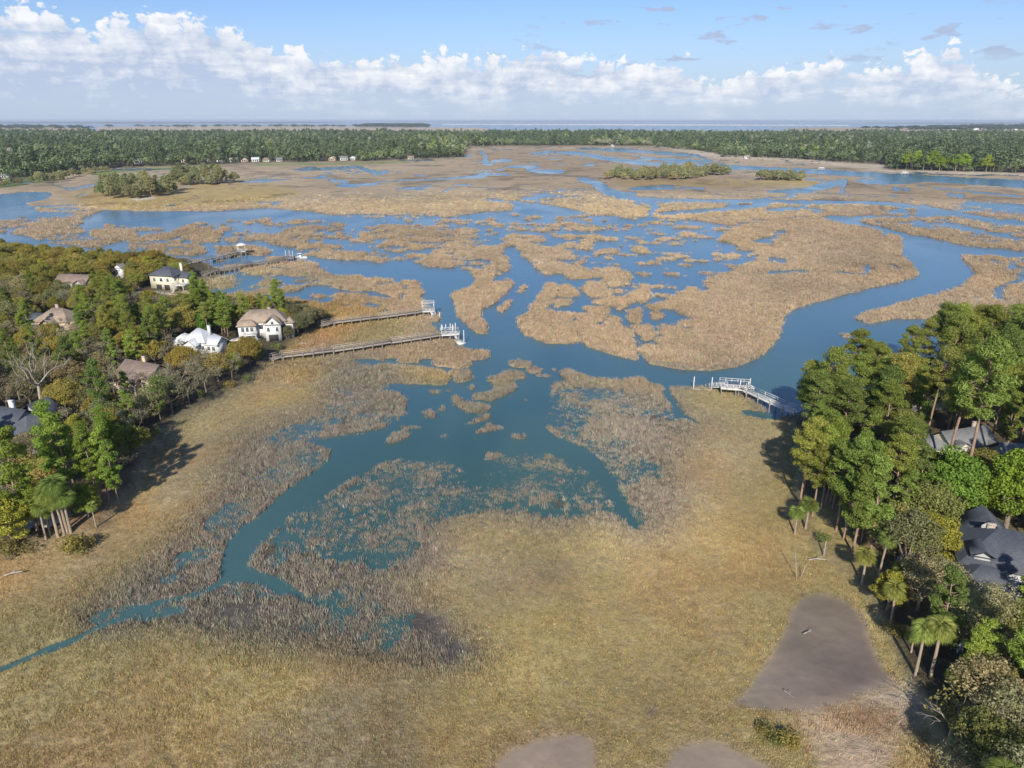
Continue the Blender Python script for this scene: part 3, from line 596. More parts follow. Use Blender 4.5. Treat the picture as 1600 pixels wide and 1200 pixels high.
def pine(seed, h, R0, base=0.5, nl=230, lean=0.0):
    rg = np.random.default_rng(seed); tr, cr = Geo(), Geo()
    bend = rg.normal(size=2) * 0.5 + lean
    def axis(t): return np.array([bend[0] * t * t, bend[1] * t * t, h * t])
    tr.tube([axis(t) for t in (0, .2, .45, .7, .97)], [h * .0125, h * .0105, h * .009, h * .006, .05], 7)
    nc = int(24 + R0 * 3)
    for i in range(nc):
        u = (i + rg.random()) / nc; t = base + (1.0 - base) * u
        rad = R0 * (max(0.03, 1 - u ** 2.4)) ** .6 * (0.55 + 0.45 * min(1, u * 4)) * (0.35 + 0.65 * rg.random() ** .5)
        an = rg.random() * 6.283 if i % 2 else i * 2.4
        p0 = axis(t - 0.04 - 0.03 * rad / R0); p1 = axis(t) + np.array([math.cos(an) * rad, math.sin(an) * rad, 0.25 * rad * (u - .15)])
        mid = (p0 + p1) / 2 + np.array([0, 0, -.1 * rad])
        tr.tube([p0, mid, p1], [.09 * h / 20, .06, .025], 4)
        k = 0.85 + 0.5 * rg.random()
        leaves(cr, p1 + np.array([0, 0, .1]), np.array([1.45, 1.45, .75]) * k * R0 / 4, nl, .25 if nl > 100 else .5, .3, rg, .8, .35, .3)
        if rg.random() < .6:
            q = p0 * .4 + p1 * .6 + rg.normal(size=3) * .5
            leaves(cr, q, np.array([.9, .9, .5]) * k * R0 / 4, nl // 2, .24 if nl > 100 else .5, .3, rg, .8, .3, .3)
    return tr.mesh('pine_trunk', M_PBARK, True), cr.mesh('pine_crown', M_LEAF)
def oak(seed, h, R0, nl=260, size=.22, low=.28, gaps=.0):
    rg = np.random.default_rng(seed); tr, cr = Geo(), Geo()
    fork = h * .22
    tr.tube([(0, 0, 0), (.1, .05, fork * .6), (0, 0, fork)], [h * .035, h * .026, h * .024], 8)
    nlimb = 7; ends = []
    for i in range(nlimb):
        an = i * 6.283 / nlimb + rg.normal() * .25; e = R0 * (.55 + .25 * rg.random())
        p1 = np.array([math.cos(an) * e * .5, math.sin(an) * e * .5, h * .45]); p2 = np.array([math.cos(an) * e, math.sin(an) * e, h * (.55 + .2 * rg.random())])
        tr.tube([(0, 0, fork * .9), p1, p2], [h * .016, h * .011, .05], 5)
    nc = int(20 + R0 * R0 * 1.1)
    for i in range(nc):
        u = rg.random(); an = i * 2.39996; rr = math.sqrt((i + .5) / nc)
        if rg.random() < gaps: continue
        dome = math.sqrt(max(0, 1 - rr * rr * .96))
        z = h * (low + .12 * u) + (h * (.86 - low)) * dome * (1 - .45 * u * u)
        c = np.array([math.cos(an) * rr * R0 * .86, math.sin(an) * rr * R0 * .86, z]) + rg.normal(size=3) * .45
        k = .75 + .55 * rg.random()
        leaves(cr, c, np.array([1.5, 1.5, 1.0]) * k * (R0 / 5) ** .5, nl, size, .62, rg, .8, .5, .25)
    return tr.mesh('oak_trunk', M_OBARK, True), cr.mesh('oak_crown', M_LEAF)
def branchy(seed, h, mat, nl=0, spread=.62):
    rg = np.random.default_rng(seed); tr, cr = Geo(), Geo(); tr.tube([(0, 0, 0), (.15, .1, h * .2), (.1, .25, h * .38)], [h * .026, h * .021, h * .017], 7)
    def grow(p, d, l, r, dep):
        q = p + d * l * .5 + rg.normal(size=3) * l * .06; e = p + d * l + rg.normal(size=3) * l * .1
        (tr if dep == 0 else cr).tube([p, q, e], [r, r * .8, r * .55], 5 if dep < 2 else 3)
        if nl and dep >= 2: leaves(cr, e, np.array([.8, .8, .6]), nl, .2, .5, rg, .5, .2)
        if dep >= 4: return
        for _ in range(3 if dep < 3 else 2):
            d2 = unit(d * .75 + unit(rg.normal(size=3)) * spread + np.array([0, 0, .12])); grow(e if rg.random() < .7 else q, d2, l * (.62 + .2 * rg.random()), r * .55, dep + 1)
    for k in range(3): grow(np.array([.1, .25, h * .36]), unit(np.array([math.cos(k * 2.1 + seed), math.sin(k * 2.1 + seed), 1.0])), h * .25, h * .012, 1)
    return tr.mesh('tree_trunk', mat, True), cr.mesh('tree_branches', mat if not nl else M_LEAF, False)
def palm(seed, h):
    rg = np.random.default_rng(seed); tr, cr = Geo(), Geo()
    top = np.array([rg.normal() * .3, rg.normal() * .3, h])
    tr.tube([(0, 0, 0), top * [.3, .3, .5], top], [.24, .19, .2], 8)
    for i in range(38):
        an = i * 2.39996; e = -0.7 + 1.9 * (i / 38) + rg.normal() * .08; l = 1.7 + .4 * rg.random()
        d = np.array([math.cos(an) * math.cos(e), math.sin(an) * math.cos(e), math.sin(e)])
        side = unit(np.cross(d, [0, 0, 1.0]) + 1e-6); pts = []
        for s_ in (0.05, .4, .75, 1.0): pts.append(top + d * l * s_ + np.array([0, 0, -.55 * l * s_ * s_]))
        for sg in (-1, 1):
            for j in range(7):        # leaflets of a fan frond
                a0 = (j + .5) / 7 * 1.15 * sg; base_ = pts[1]
                dd = unit((pts[3] - pts[1]) * math.cos(a0) + side * math.sin(a0) * np.linalg.norm(pts[3] - pts[1])); wv = unit(np.cross(dd, np.cross(d, side))) * .06
                ln = .95 * l * .78
                cr.add([base_, base_ + dd * ln * .5 + wv, base_ + dd * ln + np.array([0, 0, -.18]), base_ + dd * ln * .5 - wv], [(0, 1, 2, 3)])
        cr.add([pts[0] + side * .03, pts[1] + side * .03, pts[1] - side * .03, pts[0] - side * .03], [(0, 1, 2, 3)])
    return tr.mesh('palm_trunk', M_PALMB, True), cr.mesh('palm_fronds', M_LEAF)
def shrub(seed, h, r0, n=420):
    rg = np.random.default_rng(seed); tr, cr = Geo(), Geo()
    for k in range(4):
        an = k * 1.7 + rg.random(); tr.tube([(0, 0, 0), (math.cos(an) * r0 * .3, math.sin(an) * r0 * .3, h * .45)], [.06, .03], 4)
    for k in range(5):
        c = np.array([rg.normal() * r0 * .42, rg.normal() * r0 * .42, h * (.45 + .25 * rg.random())]); leaves(cr, c, np.array([r0 * .6, r0 * .6, h * .4]), n // 5, .17, .5, rg, .6, .4, .3)
    return tr.mesh('shrub_stems', M_OBARK), cr.mesh('shrub_foliage', M_LEAF)
PROTO = {
 'pine': [pine(100 + i, *a) for i, a in enumerate([(21, 3.3, .5), (23, 3.7, .57), (19, 3.1, .48), (22, 3.1, .62), (20, 3.9, .52), (18, 2.9, .42)])],
 'slim': [pine(140 + i, *a) for i, a in enumerate([(17, 2.5, .3), (19, 2.8, .4), (15, 2.3, .25), (18, 3.0, .35)])],
 'oak': [oak(200 + i, *a) for i, a in enumerate([(11, 5.4), (12.5, 6.2), (9.5, 4.6), (11.5, 5.0), (10, 5.8), (13, 5.4)])],
 'leafy': [oak(260 + i, *a) for i, a in enumerate([(13, 4.4, 290, .2, .16), (11, 3.8, 280, .2, .16), (14.5, 4.6, 290, .21, .2)])],
 'mossy': [oak(280 + i, *a) for i, a in enumerate([(11.5, 5.0, 90, .22, .3, .25), (13, 5.6, 95, .22, .3, .25), (10, 4.6, 90, .2, .28, .25)])],
 'bare': [branchy(300 + i, h, M_DEAD, 0) for i, h in enumerate((11, 13, 9))],
 'thin': [branchy(320 + i, h, M_OBARK, 14) for i, h in enumerate((12, 10, 13))],
 'palm': [palm(400 + i, h) for i, h in enumerate((6.5, 8.0, 5.2, 7.2))],
 'shrub': [shrub(500 + i, *a) for i, a in enumerate([(2.2, 1.7), (3.0, 2.0), (1.6, 1.4), (2.6, 1.3)])],
 'isle': [oak(540 + i, h, r, 75, .55, .12) for i, (h, r) in enumerate([(11, 4.8), (12, 5.4), (9.5, 4.4)])] ,
 'islepine': [pine(560 + i, h, r, .3, 60) for i, (h, r) in enumerate([(16, 4.0), (14, 3.6), (17, 4.4)])],
}
PNAME = {'pine': ('pine_tree', 'trunk', 'crown'), 'slim': ('pine_tree', 'trunk', 'crown'), 'oak': ('oak_tree', 'trunk', 'crown'), 'leafy': ('broadleaf_tree', 'trunk', 'crown'), 'mossy': ('oak_tree', 'trunk', 'crown'),
         'bare': ('bare_tree', 'trunk', 'branches'), 'thin': ('bare_tree', 'trunk', 'branches'), 'palm': ('palm_tree', 'trunk', 'fronds'), 'shrub': ('shrub', 'stems', 'foliage'), 'isle': ('broadleaf_tree', 'trunk', 'crown'), 'islepine': ('pine_tree', 'trunk', 'crown')}
PAL = {   # albedo of the leaves and the word for it
 'pine': [((.108, .126, .030), 'green'), ((.128, .142, .032), 'yellow-green'), ((.082, .102, .028), 'dark green'), ((.132, .130, .036), 'olive green')],
 'slim': [((.100, .130, .030), 'green'), ((.082, .106, .030), 'dark green'), ((.118, .156, .030), 'fresh green')],
 'oak': [((.165, .136, .034), 'golden'), ((.145, .122, .034), 'olive'), ((.110, .110, .036), 'dull green'), ((.150, .142, .036), 'yellow-olive'), ((.10, .095, .05), 'grey-green')],
 'leafy': [((.080, .135, .024), 'bright green'), ((.125, .172, .024), 'lime green'), ((.17, .165, .030), 'yellow-green'), ((.135, .130, .036), 'olive'), ((.150, .136, .034), 'golden')],
 'mossy': [((.155, .140, .075), 'grey-olive'), ((.125, .125, .06), 'mossy grey'), ((.17, .145, .05), 'khaki')],
 'bare': [((.4, .36, .3), 'bleached')], 'thin': [((.14, .125, .085), 'grey-brown')],
 'palm': [((.095, .120, .030), 'green'), ((.14, .155, .04), 'yellowish')],
 'shrub': [((.085, .105, .035), 'green'), ((.13, .115, .04), 'olive'), ((.16, .13, .04), 'yellowish')],
 'isle': [((.135, .140, .075), 'grey-green'), ((.155, .150, .075), 'olive')], 'islepine': [((.120, .135, .068), 'green'), ((.140, .145, .07), 'olive green')],
}
TREES = []
def plant(kind, X, Y, s=1.0, pal=None, zone='', var=None, group=None, sink=0.15):
    i = int(rng.integers(len(PROTO[kind]))) if var is None else var
    tm, cm = PROTO[kind][i]; nm, a, b_ = PNAME[kind]
    k = int(rng.integers(len(PAL[kind]))) if pal is None else pal
    col, word = PAL[kind][k]; j = (1 + rng.normal() * .12) * 2.0
    o = empty(nm, (float(X), float(Y), float(zat(X, Y)) - sink), rng.random() * 6.283)
    sx = s * (1 + rng.normal() * .07); o.scale = (sx, sx, s * (1 + rng.normal() * .07))
    t = bpy.data.objects.new(a, tm); link(t, o)
    c = bpy.data.objects.new(b_, cm); link(c, o); c.color = (col[0] * j * (1 + rng.normal() * .06), col[1] * j, col[2] * j, 1)
    TREES.append((o, kind, word, zone, group, s))
    return o
# ------------------------------------------------------------------ scatter by geometry nodes (only for what nobody could count)
def scatter(name, P, S, ROT, TINT, IDX, protos, label, cat):
    me = bpy.data.meshes.new(name); me.vertices.add(len(P)); me.vertices.foreach_set('co', np.asarray(P, np.float32).ravel())
    for nm, ty, dat, k in (('size', 'FLOAT_VECTOR', S, 'vector'), ('turn', 'FLOAT_VECTOR', ROT, 'vector'), ('tint', 'FLOAT_COLOR', TINT, 'color')):
        at = me.attributes.new(nm, ty, 'POINT'); at.data.foreach_set(k, np.asarray(dat, np.float32).ravel())
    at = me.attributes.new('pick', 'INT', 'POINT'); at.data.foreach_set('value', np.asarray(IDX, np.int32))
    o = link(bpy.data.objects.new(name, me))
    pc = bpy.data.collections.new(name + '_shapes')
    for k, m in enumerate(protos):
        po = bpy.data.objects.new('%s_shape_%02d' % (name, k), m); pc.objects.link(po)
    ng = bpy.data.node_groups.new(name + '_scatter', 'GeometryNodeTree')
    ng.interface.new_socket('Geometry', in_out='INPUT', socket_type='NodeSocketGeometry'); ng.interface.new_socket('Geometry', in_out='OUTPUT', socket_type='NodeSocketGeometry')
    gi, go = ng.nodes.new('NodeGroupInput'), ng.nodes.new('NodeGroupOutput')
    ci = ng.nodes.new('GeometryNodeCollectionInfo'); ci.inputs['Collection'].default_value = pc; ci.inputs['Separate Children'].default_value = True; ci.inputs['Reset Children'].default_value = True
    ip = ng.nodes.new('GeometryNodeInstanceOnPoints'); ip.inputs['Pick Instance'].default_value = True
    def na(n_, t_):
        x = ng.nodes.new('GeometryNodeInputNamedAttribute'); x.data_type = t_; x.inputs['Name'].default_value = n_; return x.outputs['Attribute']
    ng.links.new(gi.outputs[0], ip.inputs['Points']); ng.links.new(ci.outputs[0], ip.inputs['Instance'])
    ng.links.new(na('pick', 'INT'), ip.inputs['Instance Index']); ng.links.new(na('turn', 'FLOAT_VECTOR'), ip.inputs['Rotation']); ng.links.new(na('size', 'FLOAT_VECTOR'), ip.inputs['Scale'])
    ng.links.new(ip.outputs[0], go.inputs[0])
    md = o.modifiers.new('scatter', 'NODES'); md.node_group = ng
    tag(o, label, cat, kind='stuff'); return o
# ------------------------------------------------------------------ cordgrass
def tuft(seed, nb=22, w=.05, spread=.3):
    rg = np.random.default_rng(seed); V = []; Fq = []
    for k in range(nb):
        an = rg.random() * 6.283; b0 = rg.normal(size=2) * .55; hh = .55 + .5 * rg.random(); ln = spread * rg.random()
        wx, wy = math.cos(an) * w, math.sin(an) * w; da = rg.random() * 6.283
        tip = (b0[0] + math.cos(da) * ln, b0[1] + math.sin(da) * ln, hh)
        n = len(V); V += [(b0[0] - wx, b0[1] - wy, -.1), (b0[0] + wx, b0[1] + wy, -.1), (b0[0] + wx * .7 + (tip[0]-b0[0]) * .4, b0[1] + wy * .7 + (tip[1]-b0[1]) * .4, hh * .6), tip]
        Fq.append((n, n + 1, n + 2, n + 3))
    return np_mesh('grass_tuft', V, Fq, M_GRASS)
TUFTS = [tuft(600 + i) for i in range(10)]
bare = blur(np.max([fill(p) for p in (MUDPOLY, MUD2, MUD3, MUD4, LAWNP)], axis=0), 1)
bare = sstep(.32, .62, blur(bare, 3) + .30 * n_fine + .22 * n_mid)
bare = np.maximum(bare, .8 * blur(fill([(625,975),(655,957),(690,965),(700,990),(725,1012),(765,1030),(725,1020),(705,1032),(680,1008),(650,985)]), 1))
SANDM = [(1245,1118),(1330,1096),(1420,1075),(1425,1100),(1340,1108),(1290,1125),(1250,1135),(1290,1145),(1400,1165),(1390,1230),(1280,1220)]
bare = np.maximum(bare, .94 * blur(fill(SANDM), 2))
orange = np.clip((AL[..., 0] - 2.0 * AL[..., 1]) * 12 + .3, 0, .6) * (GY < 260)
cw = np.zeros_like(LN)
cw[1:-1, 1:-1] = np.abs((GX[1:-1, 2:] - GX[1:-1, :-2]) * .5 * (GY[:-2, 1:-1] - GY[2:, 1:-1]) * .5)
dist = np.hypot(GX, GY)
LF = blur(np.minimum(LV, np.where(LV > .3, 1, LV)), 2)
flood = fl * (1 - tree_land)
nearw = sstep(.22, .5, blur((LV < .3).astype(np.float32), 9)) * (PY > 560) * (1 - tree_land)
LW = blur((LV > .3).astype(np.float32), 9)
clump = 0.5 + 0.5 * fbm(GX, GY, 5.5, 3, 91)
d_f = sstep(0.24, 0.60, LF + 0.26 * n_mid + .22 * n_big) * sstep(.25, .95, LW + .25 * n_mid) * (0.25 + .9 * sstep(.32, .6, clump)) * 3.3 + (LV > .55) * (LN > .44) * nearw * 4.5
strip_l = blur(fill([(300,700),(420,600),(480,560),(600,505),(640,505),(560,545),(500,575),(470,640),(380,672),(345,730),(300,800),(180,890),(0,960),(0,890),(140,850),(220,770)]), 9)
d_i = (LN > .525) * 3.4 + (LN > .41) * (LN <= .525) * .9
d_g = (LN > .5) * 8.5 * (1 - .55 * strip_l)
flood = np.maximum(flood, nearw * (LV > .55))
isl = sstep(620, 560, PY) * (1 - sstep(.33, .36, AL[..., 0]) * .0)
dens = d_f * flood + (1 - flood) * np.where(PY < 600, d_i, d_g)
dens = dens * (1 - bare) * (1 - np.clip(tree_land * 1.6, 0, 1) * .93) * np.minimum(1, (150 / dist)) ** 1.35 * sstep(680, 330, dist) * (PX > -160) * (PX < 1760) * (PY < 1420)
dens *= (1 - orange)
wgt = (dens * cw).ravel().astype(np.float64); NT = int(wgt.sum()); NT = min(NT, 620000)
pick = rng.choice(wgt.size, NT, p=wgt / wgt.sum())
pr, pcx = np.unravel_index(pick, LN.shape)
jx = rng.random(NT) - .5; jy = rng.random(NT) - .5
pxx = XS[pcx] + jx * 2.2; dyv = np.gradient(YS); pyy = YS[pr] + jy * dyv[pr]
tx, ty = grid_at(pxx, pyy); tz = np.maximum(Z[pr, pcx], -.35)
fls = np.maximum(flood, nearw)[pr, pcx]; isz = (pyy < 600)
hgt = ((.21 + .40 * isz - .07 * strip_l[pr, pcx]) * (1 - fls) + .66 * fls) * (0.75 + .5 * rng.random(NT)) * (1 + .3 * n_mid[pr, pcx])
near_water = np.clip(1 - np.abs(LB[pr, pcx] - .62) / .2, 0, 1) * isz
hgt *= (1 + .25 * near_water) * (1 + .55 * fbm(tx, ty, 2.6, 2, 401))
grow = np.maximum(1, (dist[pr, pcx] / 150)) ** .55
wid = (np.where(isz, .66, .40) * (1 - fls) + .52 * fls) * grow * (0.8 + .4 * rng.random(NT))
tint = AL_T[pr, pcx] * 1.28
tint = tint * (1 - .75 * fls[:, None]) + np.array([.315, .280, .240]) * .78 * fls[:, None]
tint = np.clip(tint * (1 + .17 * rng.normal(size=(NT, 1))) * (1 + .05 * rng.normal(size=(NT, 3))), .02, .75)
scatter('marsh_grass', np.stack([tx, ty, tz], 1), np.stack([wid, wid, hgt * grow ** .5], 1), np.stack([rng.normal(size=NT) * .14 + .10, rng.normal(size=NT) * .14 + .12, rng.random(NT) * 6.283], 1),
        np.concatenate([tint, np.ones((NT, 1))], 1), rng.integers(0, 10, NT), TUFTS, 'dense tufts of tan and grey cordgrass over the tidal flats', 'marsh grass')
print('tufts', NT)
# ------------------------------------------------------------------ building materials
def roofmat(name, col, var=.16): 
    m, nt, out = newmat(name)
    tc = N(nt, 'TexCoord'); br = N(nt, 'TexBrick'); br.inputs['Scale'].default_value = 2.2; br.inputs['Mortar Size'].default_value = .012; br.inputs['Bias'].default_value = 0
    br.inputs['Color1'].default_value = (*[c * (1 + var) for c in col], 1); br.inputs['Color2'].default_value = (*[c * (1 - var) for c in col], 1); br.inputs['Mortar'].default_value = (*[c * .55 for c in col], 1)
    L(nt, tc.outputs['Object'], br.inputs['Vector'])
    f = maprange(nt, noise_tex(nt, tc.outputs['Object'], .5, 5, .7), .3, .7, .75, 1.2)
    b = N(nt, 'BsdfPrincipled', _Roughness=.8); L(nt, mixc(nt, 1.0, br.outputs[0], f, 'MULTIPLY'), b.inputs[0]); L(nt, b.outputs[0], out.inputs[0]); return m
M_WHITE = plain('white_siding', (.64, .64, .62), .6, .06, 1.5); M_CREAM = plain('cream_siding', (.64, .60, .46), .65, .07, 1.2); M_TANW = plain('tan_stucco', (.56, .44, .33), .75, .08, 1.0)
M_GREYW = plain('grey_siding', (.42, .42, .42), .7, .08, 1.2); M_TRIM = plain('white_trim', (.68, .68, .67), .5, .04); M_GLASS = plain('window_glass', (.035, .045, .055), .08, .2, .5)
M_DARK = plain('dark_paint_and_shade', (.03, .03, .032), .8); M_BROWNR = roofmat('brown_shingles', (.27, .20, .16)); M_TANR = roofmat('tan_brown_shingles', (.34, .265, .20)); M_SLATE = roofmat('dark_slate_shingles', (.085, .095, .115)); M_GREYR = roofmat('grey_shingles', (.20, .205, .205))  # M_DARK: dark doors and motors, also painted shade of the garages
M_METAL = plain('white_metal_roof', (.60, .62, .64), .45, .05, .6); M_BRICK = plain('chimney_brick', (.40, .33, .28), .85, .15, 3); M_CONC = plain('pale_concrete', (.50, .46, .40), .85, .1, .8)
M_PLANK = plain('weathered_planks', (.34, .30, .25), .85, .18, 3.0, bump=.3); M_PILE = plain('grey_pilings', (.27, .24, .205), .9, .2, 2.0); M_WDOCK = plain('white_painted_wood', (.62, .61, .58), .65, .2, 2.5); M_GREEND = plain('dark_green_shutters', (.05, .07, .06), .6)
M_SKYL = plain('skylight_glass', (.35, .42, .52), .08, .1)
# ------------------------------------------------------------------ houses
HOUSES = []
def roof_geo(g, x0, x1, y0, y1, z, rh, kind, ov=.6, th=.22):
    x0 -= ov; x1 += ov; y0 -= ov; y1 += ov; w, d = x1 - x0, y1 - y0
    if kind == 'hip':
        if w >= d: A, B = (x0 + d / 2 * .96, (y0 + y1) / 2), (x1 - d / 2 * .96, (y0 + y1) / 2)
        else: A, B = ((x0 + x1) / 2, y0 + w / 2 * .96), ((x0 + x1) / 2, y1 - w / 2 * .96)
    elif kind == 'gx': A, B = (x0, (y0 + y1) / 2), (x1, (y0 + y1) / 2)      # ridge along x
    else: A, B = ((x0 + x1) / 2, y0), ((x0 + x1) / 2, y1)                   # ridge along y
    def layer(dz): return [(x0, y0, z + dz), (x1, y0, z + dz), (x1, y1, z + dz), (x0, y1, z + dz), (*A, z + rh + dz), (*B, z + rh + dz)]
    T, Bm = layer(th), layer(0)
    if kind == 'gy' or (kind == 'hip' and w < d): fs = [(0, 1, 4, 4), (1, 2, 5, 4), (2, 3, 5, 5), (3, 0, 4, 5)]
    else: fs = [(0, 1, 5, 4), (1, 2, 5, 5), (2, 3, 4, 5), (3, 0, 4, 4)]
    tris = []
    n = 6
    for f in fs:
        tris.append(f)
        tris.append(tuple(i + n for i in f[::-1]))
    for a in range(4): tris.append((a + n, (a + 1) % 4 + n, (a + 1) % 4, a))
    ok = [f for f in tris if len(set(f)) == 4]; t3 = [f for f in tris if len(set(f)) == 3]
    V = T + Bm
    # gable ends of gx / gy stay open above the wall and are closed by the wall's own gable
    if kind in ('gx', 'gy'): t3 = []
    g.add(V, ok)
    for f in t3:
        u = []
        [u.append(i) for i in f if i not in u]
        a, b_, c = (Vector(V[i]) for i in u); mid = (b_ + c) / 2
        g.add([a, b_, mid, c], [(0, 1, 2, 3)])
def house(name, label, px, py, rz, wallm, roofm, blocks, wins=(), doors=(), chims=(), extras=None, trimm=None, zoff=0.0, k=1.0):
    """blocks: (x0,x1,y0,y1,wall_h,roof,roof_h[,z0]); wins: (x,y,z,w,h,side); local -y looks towards the water's viewpoint"""
    p = ground_at(px, py, 1.6); root = empty(name, (p.x, p.y, float(zat(p.x, p.y)) - .1 + zoff), rz)
    root.scale = (k, k, k); tag(root, label, 'house')
    wg = Geo()
    for bk in blocks:
        x0, x1, y0, y1, h, rk, rh = bk[:7]; z0 = bk[7] if len(bk) > 7 else 0
        wg.box(x0, x1, y0, y1, z0 - .2, h)
        if rk == 'gy':
            for y in (y0, y1): wg.add([(x0, y, h), (x1, y, h), ((x0 + x1) / 2, y, h + rh * .93), ((x0 + x1) / 2, y, h + rh * .93 - .001)], [(0, 1, 2, 3)])
        if rk == 'gx':
            for x in (x0, x1): wg.add([(x, y0, h), (x, y1, h), (x, (y0 + y1) / 2, h + rh * .93), (x, (y0 + y1) / 2, h + rh * .93 - .001)], [(0, 1, 2, 3)])
    wg.obj('wall', wallm, root)
    roofs = []
    for bk in blocks:
        if bk[5] == 'none': continue
        g = Geo(); roof_geo(g, *bk[:5], bk[6], bk[5]); roofs.append(g.obj('roof', roofm, root))
    tm = trimm or M_TRIM
    for (x, y, z, w, h, sd_) in wins:
        fr, pn = Geo(), Geo()
        nx, ny = {'f': (0, -1), 'b': (0, 1), 'l': (-1, 0), 'r': (1, 0)}[sd_]
        def slab(g, hw, z0, z1, a, b_, off=0):
            if ny: g.box(x - hw + off, x + hw + off, min(y + ny * a, y + ny * b_), max(y + ny * a, y + ny * b_), z0, z1)
            else: g.box(min(x + nx * a, x + nx * b_), max(x + nx * a, x + nx * b_), y - hw + off, y + hw + off, z0, z1)
        t = .1
        slab(fr, w / 2 + t, z - t, z, -.05, .07); slab(fr, w / 2 + t, z + h, z + h + t, -.05, .07)
        slab(fr, t / 2, z, z + h, -.05, .07, -w / 2 - t / 2); slab(fr, t / 2, z, z + h, -.05, .07, w / 2 + t / 2); slab(fr, .03, z, z + h, .032, .055)
        slab(pn, w / 2, z, z + h, -.05, .03)
        f_ = fr.obj('window', tm, root); pn.obj('pane', M_GLASS, f_)
    for (x, y, z, w, h, sd_, mt) in doors:
        g = Geo()
        if sd_ == 'f': g.box(x - w / 2, x + w / 2, y - .06, y + .05, z, z + h)
        elif sd_ == 'r': g.box(x - .05, x + .06, y - w / 2, y + w / 2, z, z + h)
        else: g.box(x - .06, x + .05, y - w / 2, y + w / 2, z, z + h)
        g.obj('garage_shade_panel' if w > 2 else 'door', mt, root)  # wide ones are solid dark slabs; the garage's inner shade is their colour
    for k, (x, y, z0, z1, mt) in enumerate(chims):
        g = Geo(); g.box(x - .5, x + .5, y - .4, y + .4, z0, z1); g.box(x - .6, x + .6, y - .5, y + .5, z1, z1 + .2)
        g.obj('chimney', mt, root)
    if extras: extras(root)
    HOUSES.append((root, label)); return root
def railing(g, a, b_, z, h=1.0, n=None):
    a, b_ = Vector((*a, z)), Vector((*b_, z)); l = (b_ - a).length; n = n or max(2, int(l / 1.2))
    for k in range(n + 1):
        p = a.lerp(b_, k / n); g.bar(p, p + Vector((0, 0, h)), .09, .09)
    for hh in (h, h * .5): g.bar(a + Vector((0, 0, hh)), b_ + Vector((0, 0, hh)), .09, .07)
def ex_deck(x0, x1, y0, y1, z, mat=M_WHITE, stair=None):
    def f(root):
        g = Geo(); g.box(x0, x1, y0, y1, z - .2, z)
        for x in np.linspace(x0 + .2, x1 - .2, max(2, int((x1 - x0) / 2.5))):
            for y in (y0 + .2, y1 - .2): g.box(x - .1, x + .1, y - .1, y + .1, -.3, z - .2)
        d = g.obj('deck', mat, root); r_ = Geo(); railing(r_, (x0, y0), (x1, y0), z); railing(r_, (x1, y0), (x1, y1), z); railing(r_, (x0, y0), (x0, y1), z); r_.obj('railing', mat, d)
        if stair:
            s_ = Geo(); sx, sy, dx, dy = stair; nst = 9
            for k in range(nst):
                zz = z * (1 - (k + 1) / nst); xx, yy = sx + dx * k * .32, sy + dy * k * .32
                s_.box(xx - .7, xx + .7, yy - .17, yy + .17, zz, zz + .12) if dy else s_.box(xx - .17, xx + .17, yy - .7, yy + .7, zz, zz + .12)
            s_.obj('stairs', mat, root)
    return f
W = lambda x, y, z, w=1.1, h=1.5, s='f': (x, y, z, w, h, s)
# cream house by the inlet
def ex1(root):
    ex_deck(6.0, 11.5, -5.5, -1.0, 2.6, M_WHITE, (8, -6, 0, -1))(root)
house('house', 'cream two storey house with dark slate hip roof and white deck beside the tan inlet', 266, 449, R(-14), M_CREAM, M_SLATE,
      [(-6, 6, -5, 5, 6.4, 'hip', 3.4), (6, 10.5, -1, 5, 5.2, 'gx', 2.2)], [W(-3.6, -5, 3.9), W(0, -5, 3.9, 1.4), W(3.4, -5, 3.9), W(6, -3.2, 4.2, 1, 1.5, 'r'), W(8.4, -1, 3.0), W(-6, 0, 3.8, 1.1, 1.5, 'l'), W(-6, -3, 3.8, 1.1, 1.5, 'l')],
      [(-1.6, -5, 0, 2.8, 2.4, 'f', M_DARK), (2.6, -5, 0, 2.8, 2.4, 'f', M_DARK)], [(5.3, 3, 5.5, 11.0, M_CREAM)], ex1, k=0.8)
def ex2(root):
    ex_deck(-6.5, -2.0, -6.6, -4.0, 2.8, M_WHITE)(root)
house('house', 'big white house with tan brown gabled roof near the two long grey docks', 415, 528, R(10), M_WHITE, M_TANR,
      [(-8.5, 8, -1.5, 6, 6.2, 'hip', 3.9), (-8.6, -2.4, -4.0, -1.5, 5.6, 'hip', 2.0), (1.2, 6.6, -5.6, -1.5, 6.21, 'gy', 2.9), (8, 10.5, -1, 3.5, 5.4, 'hip', 1.6)],
      [W(-7, -4, 3.6, .9), W(-5.4, -4, 3.6, .9), W(-3.8, -4, 3.6, .9), W(-.8, -1.5, 3.7, 1.2, 1.6), W(2.3, -5.6, 3.7, .8), W(5.4, -5.6, 3.7, .8), W(3.9, -5.6, 6.4, .8, 1.0), W(7.4, -1.5, 3.7, .7), W(6.6, -3.6, 3.7, .9, 1.5, 'r'), W(10.5, 1, 3.4, 1.2, 1.5, 'r'), W(-7, -4, .6, .9), W(-5, -4, .6, .9)],
      [(3.9, -5.6, 0, 3.4, 2.4, 'f', M_DARK), (9.2, -1, 0, 1.0, 2.1, 'f', M_GREEND)], [(2, 3.2, 8.5, 10.6, M_BRICK)], ex2, k=0.76)
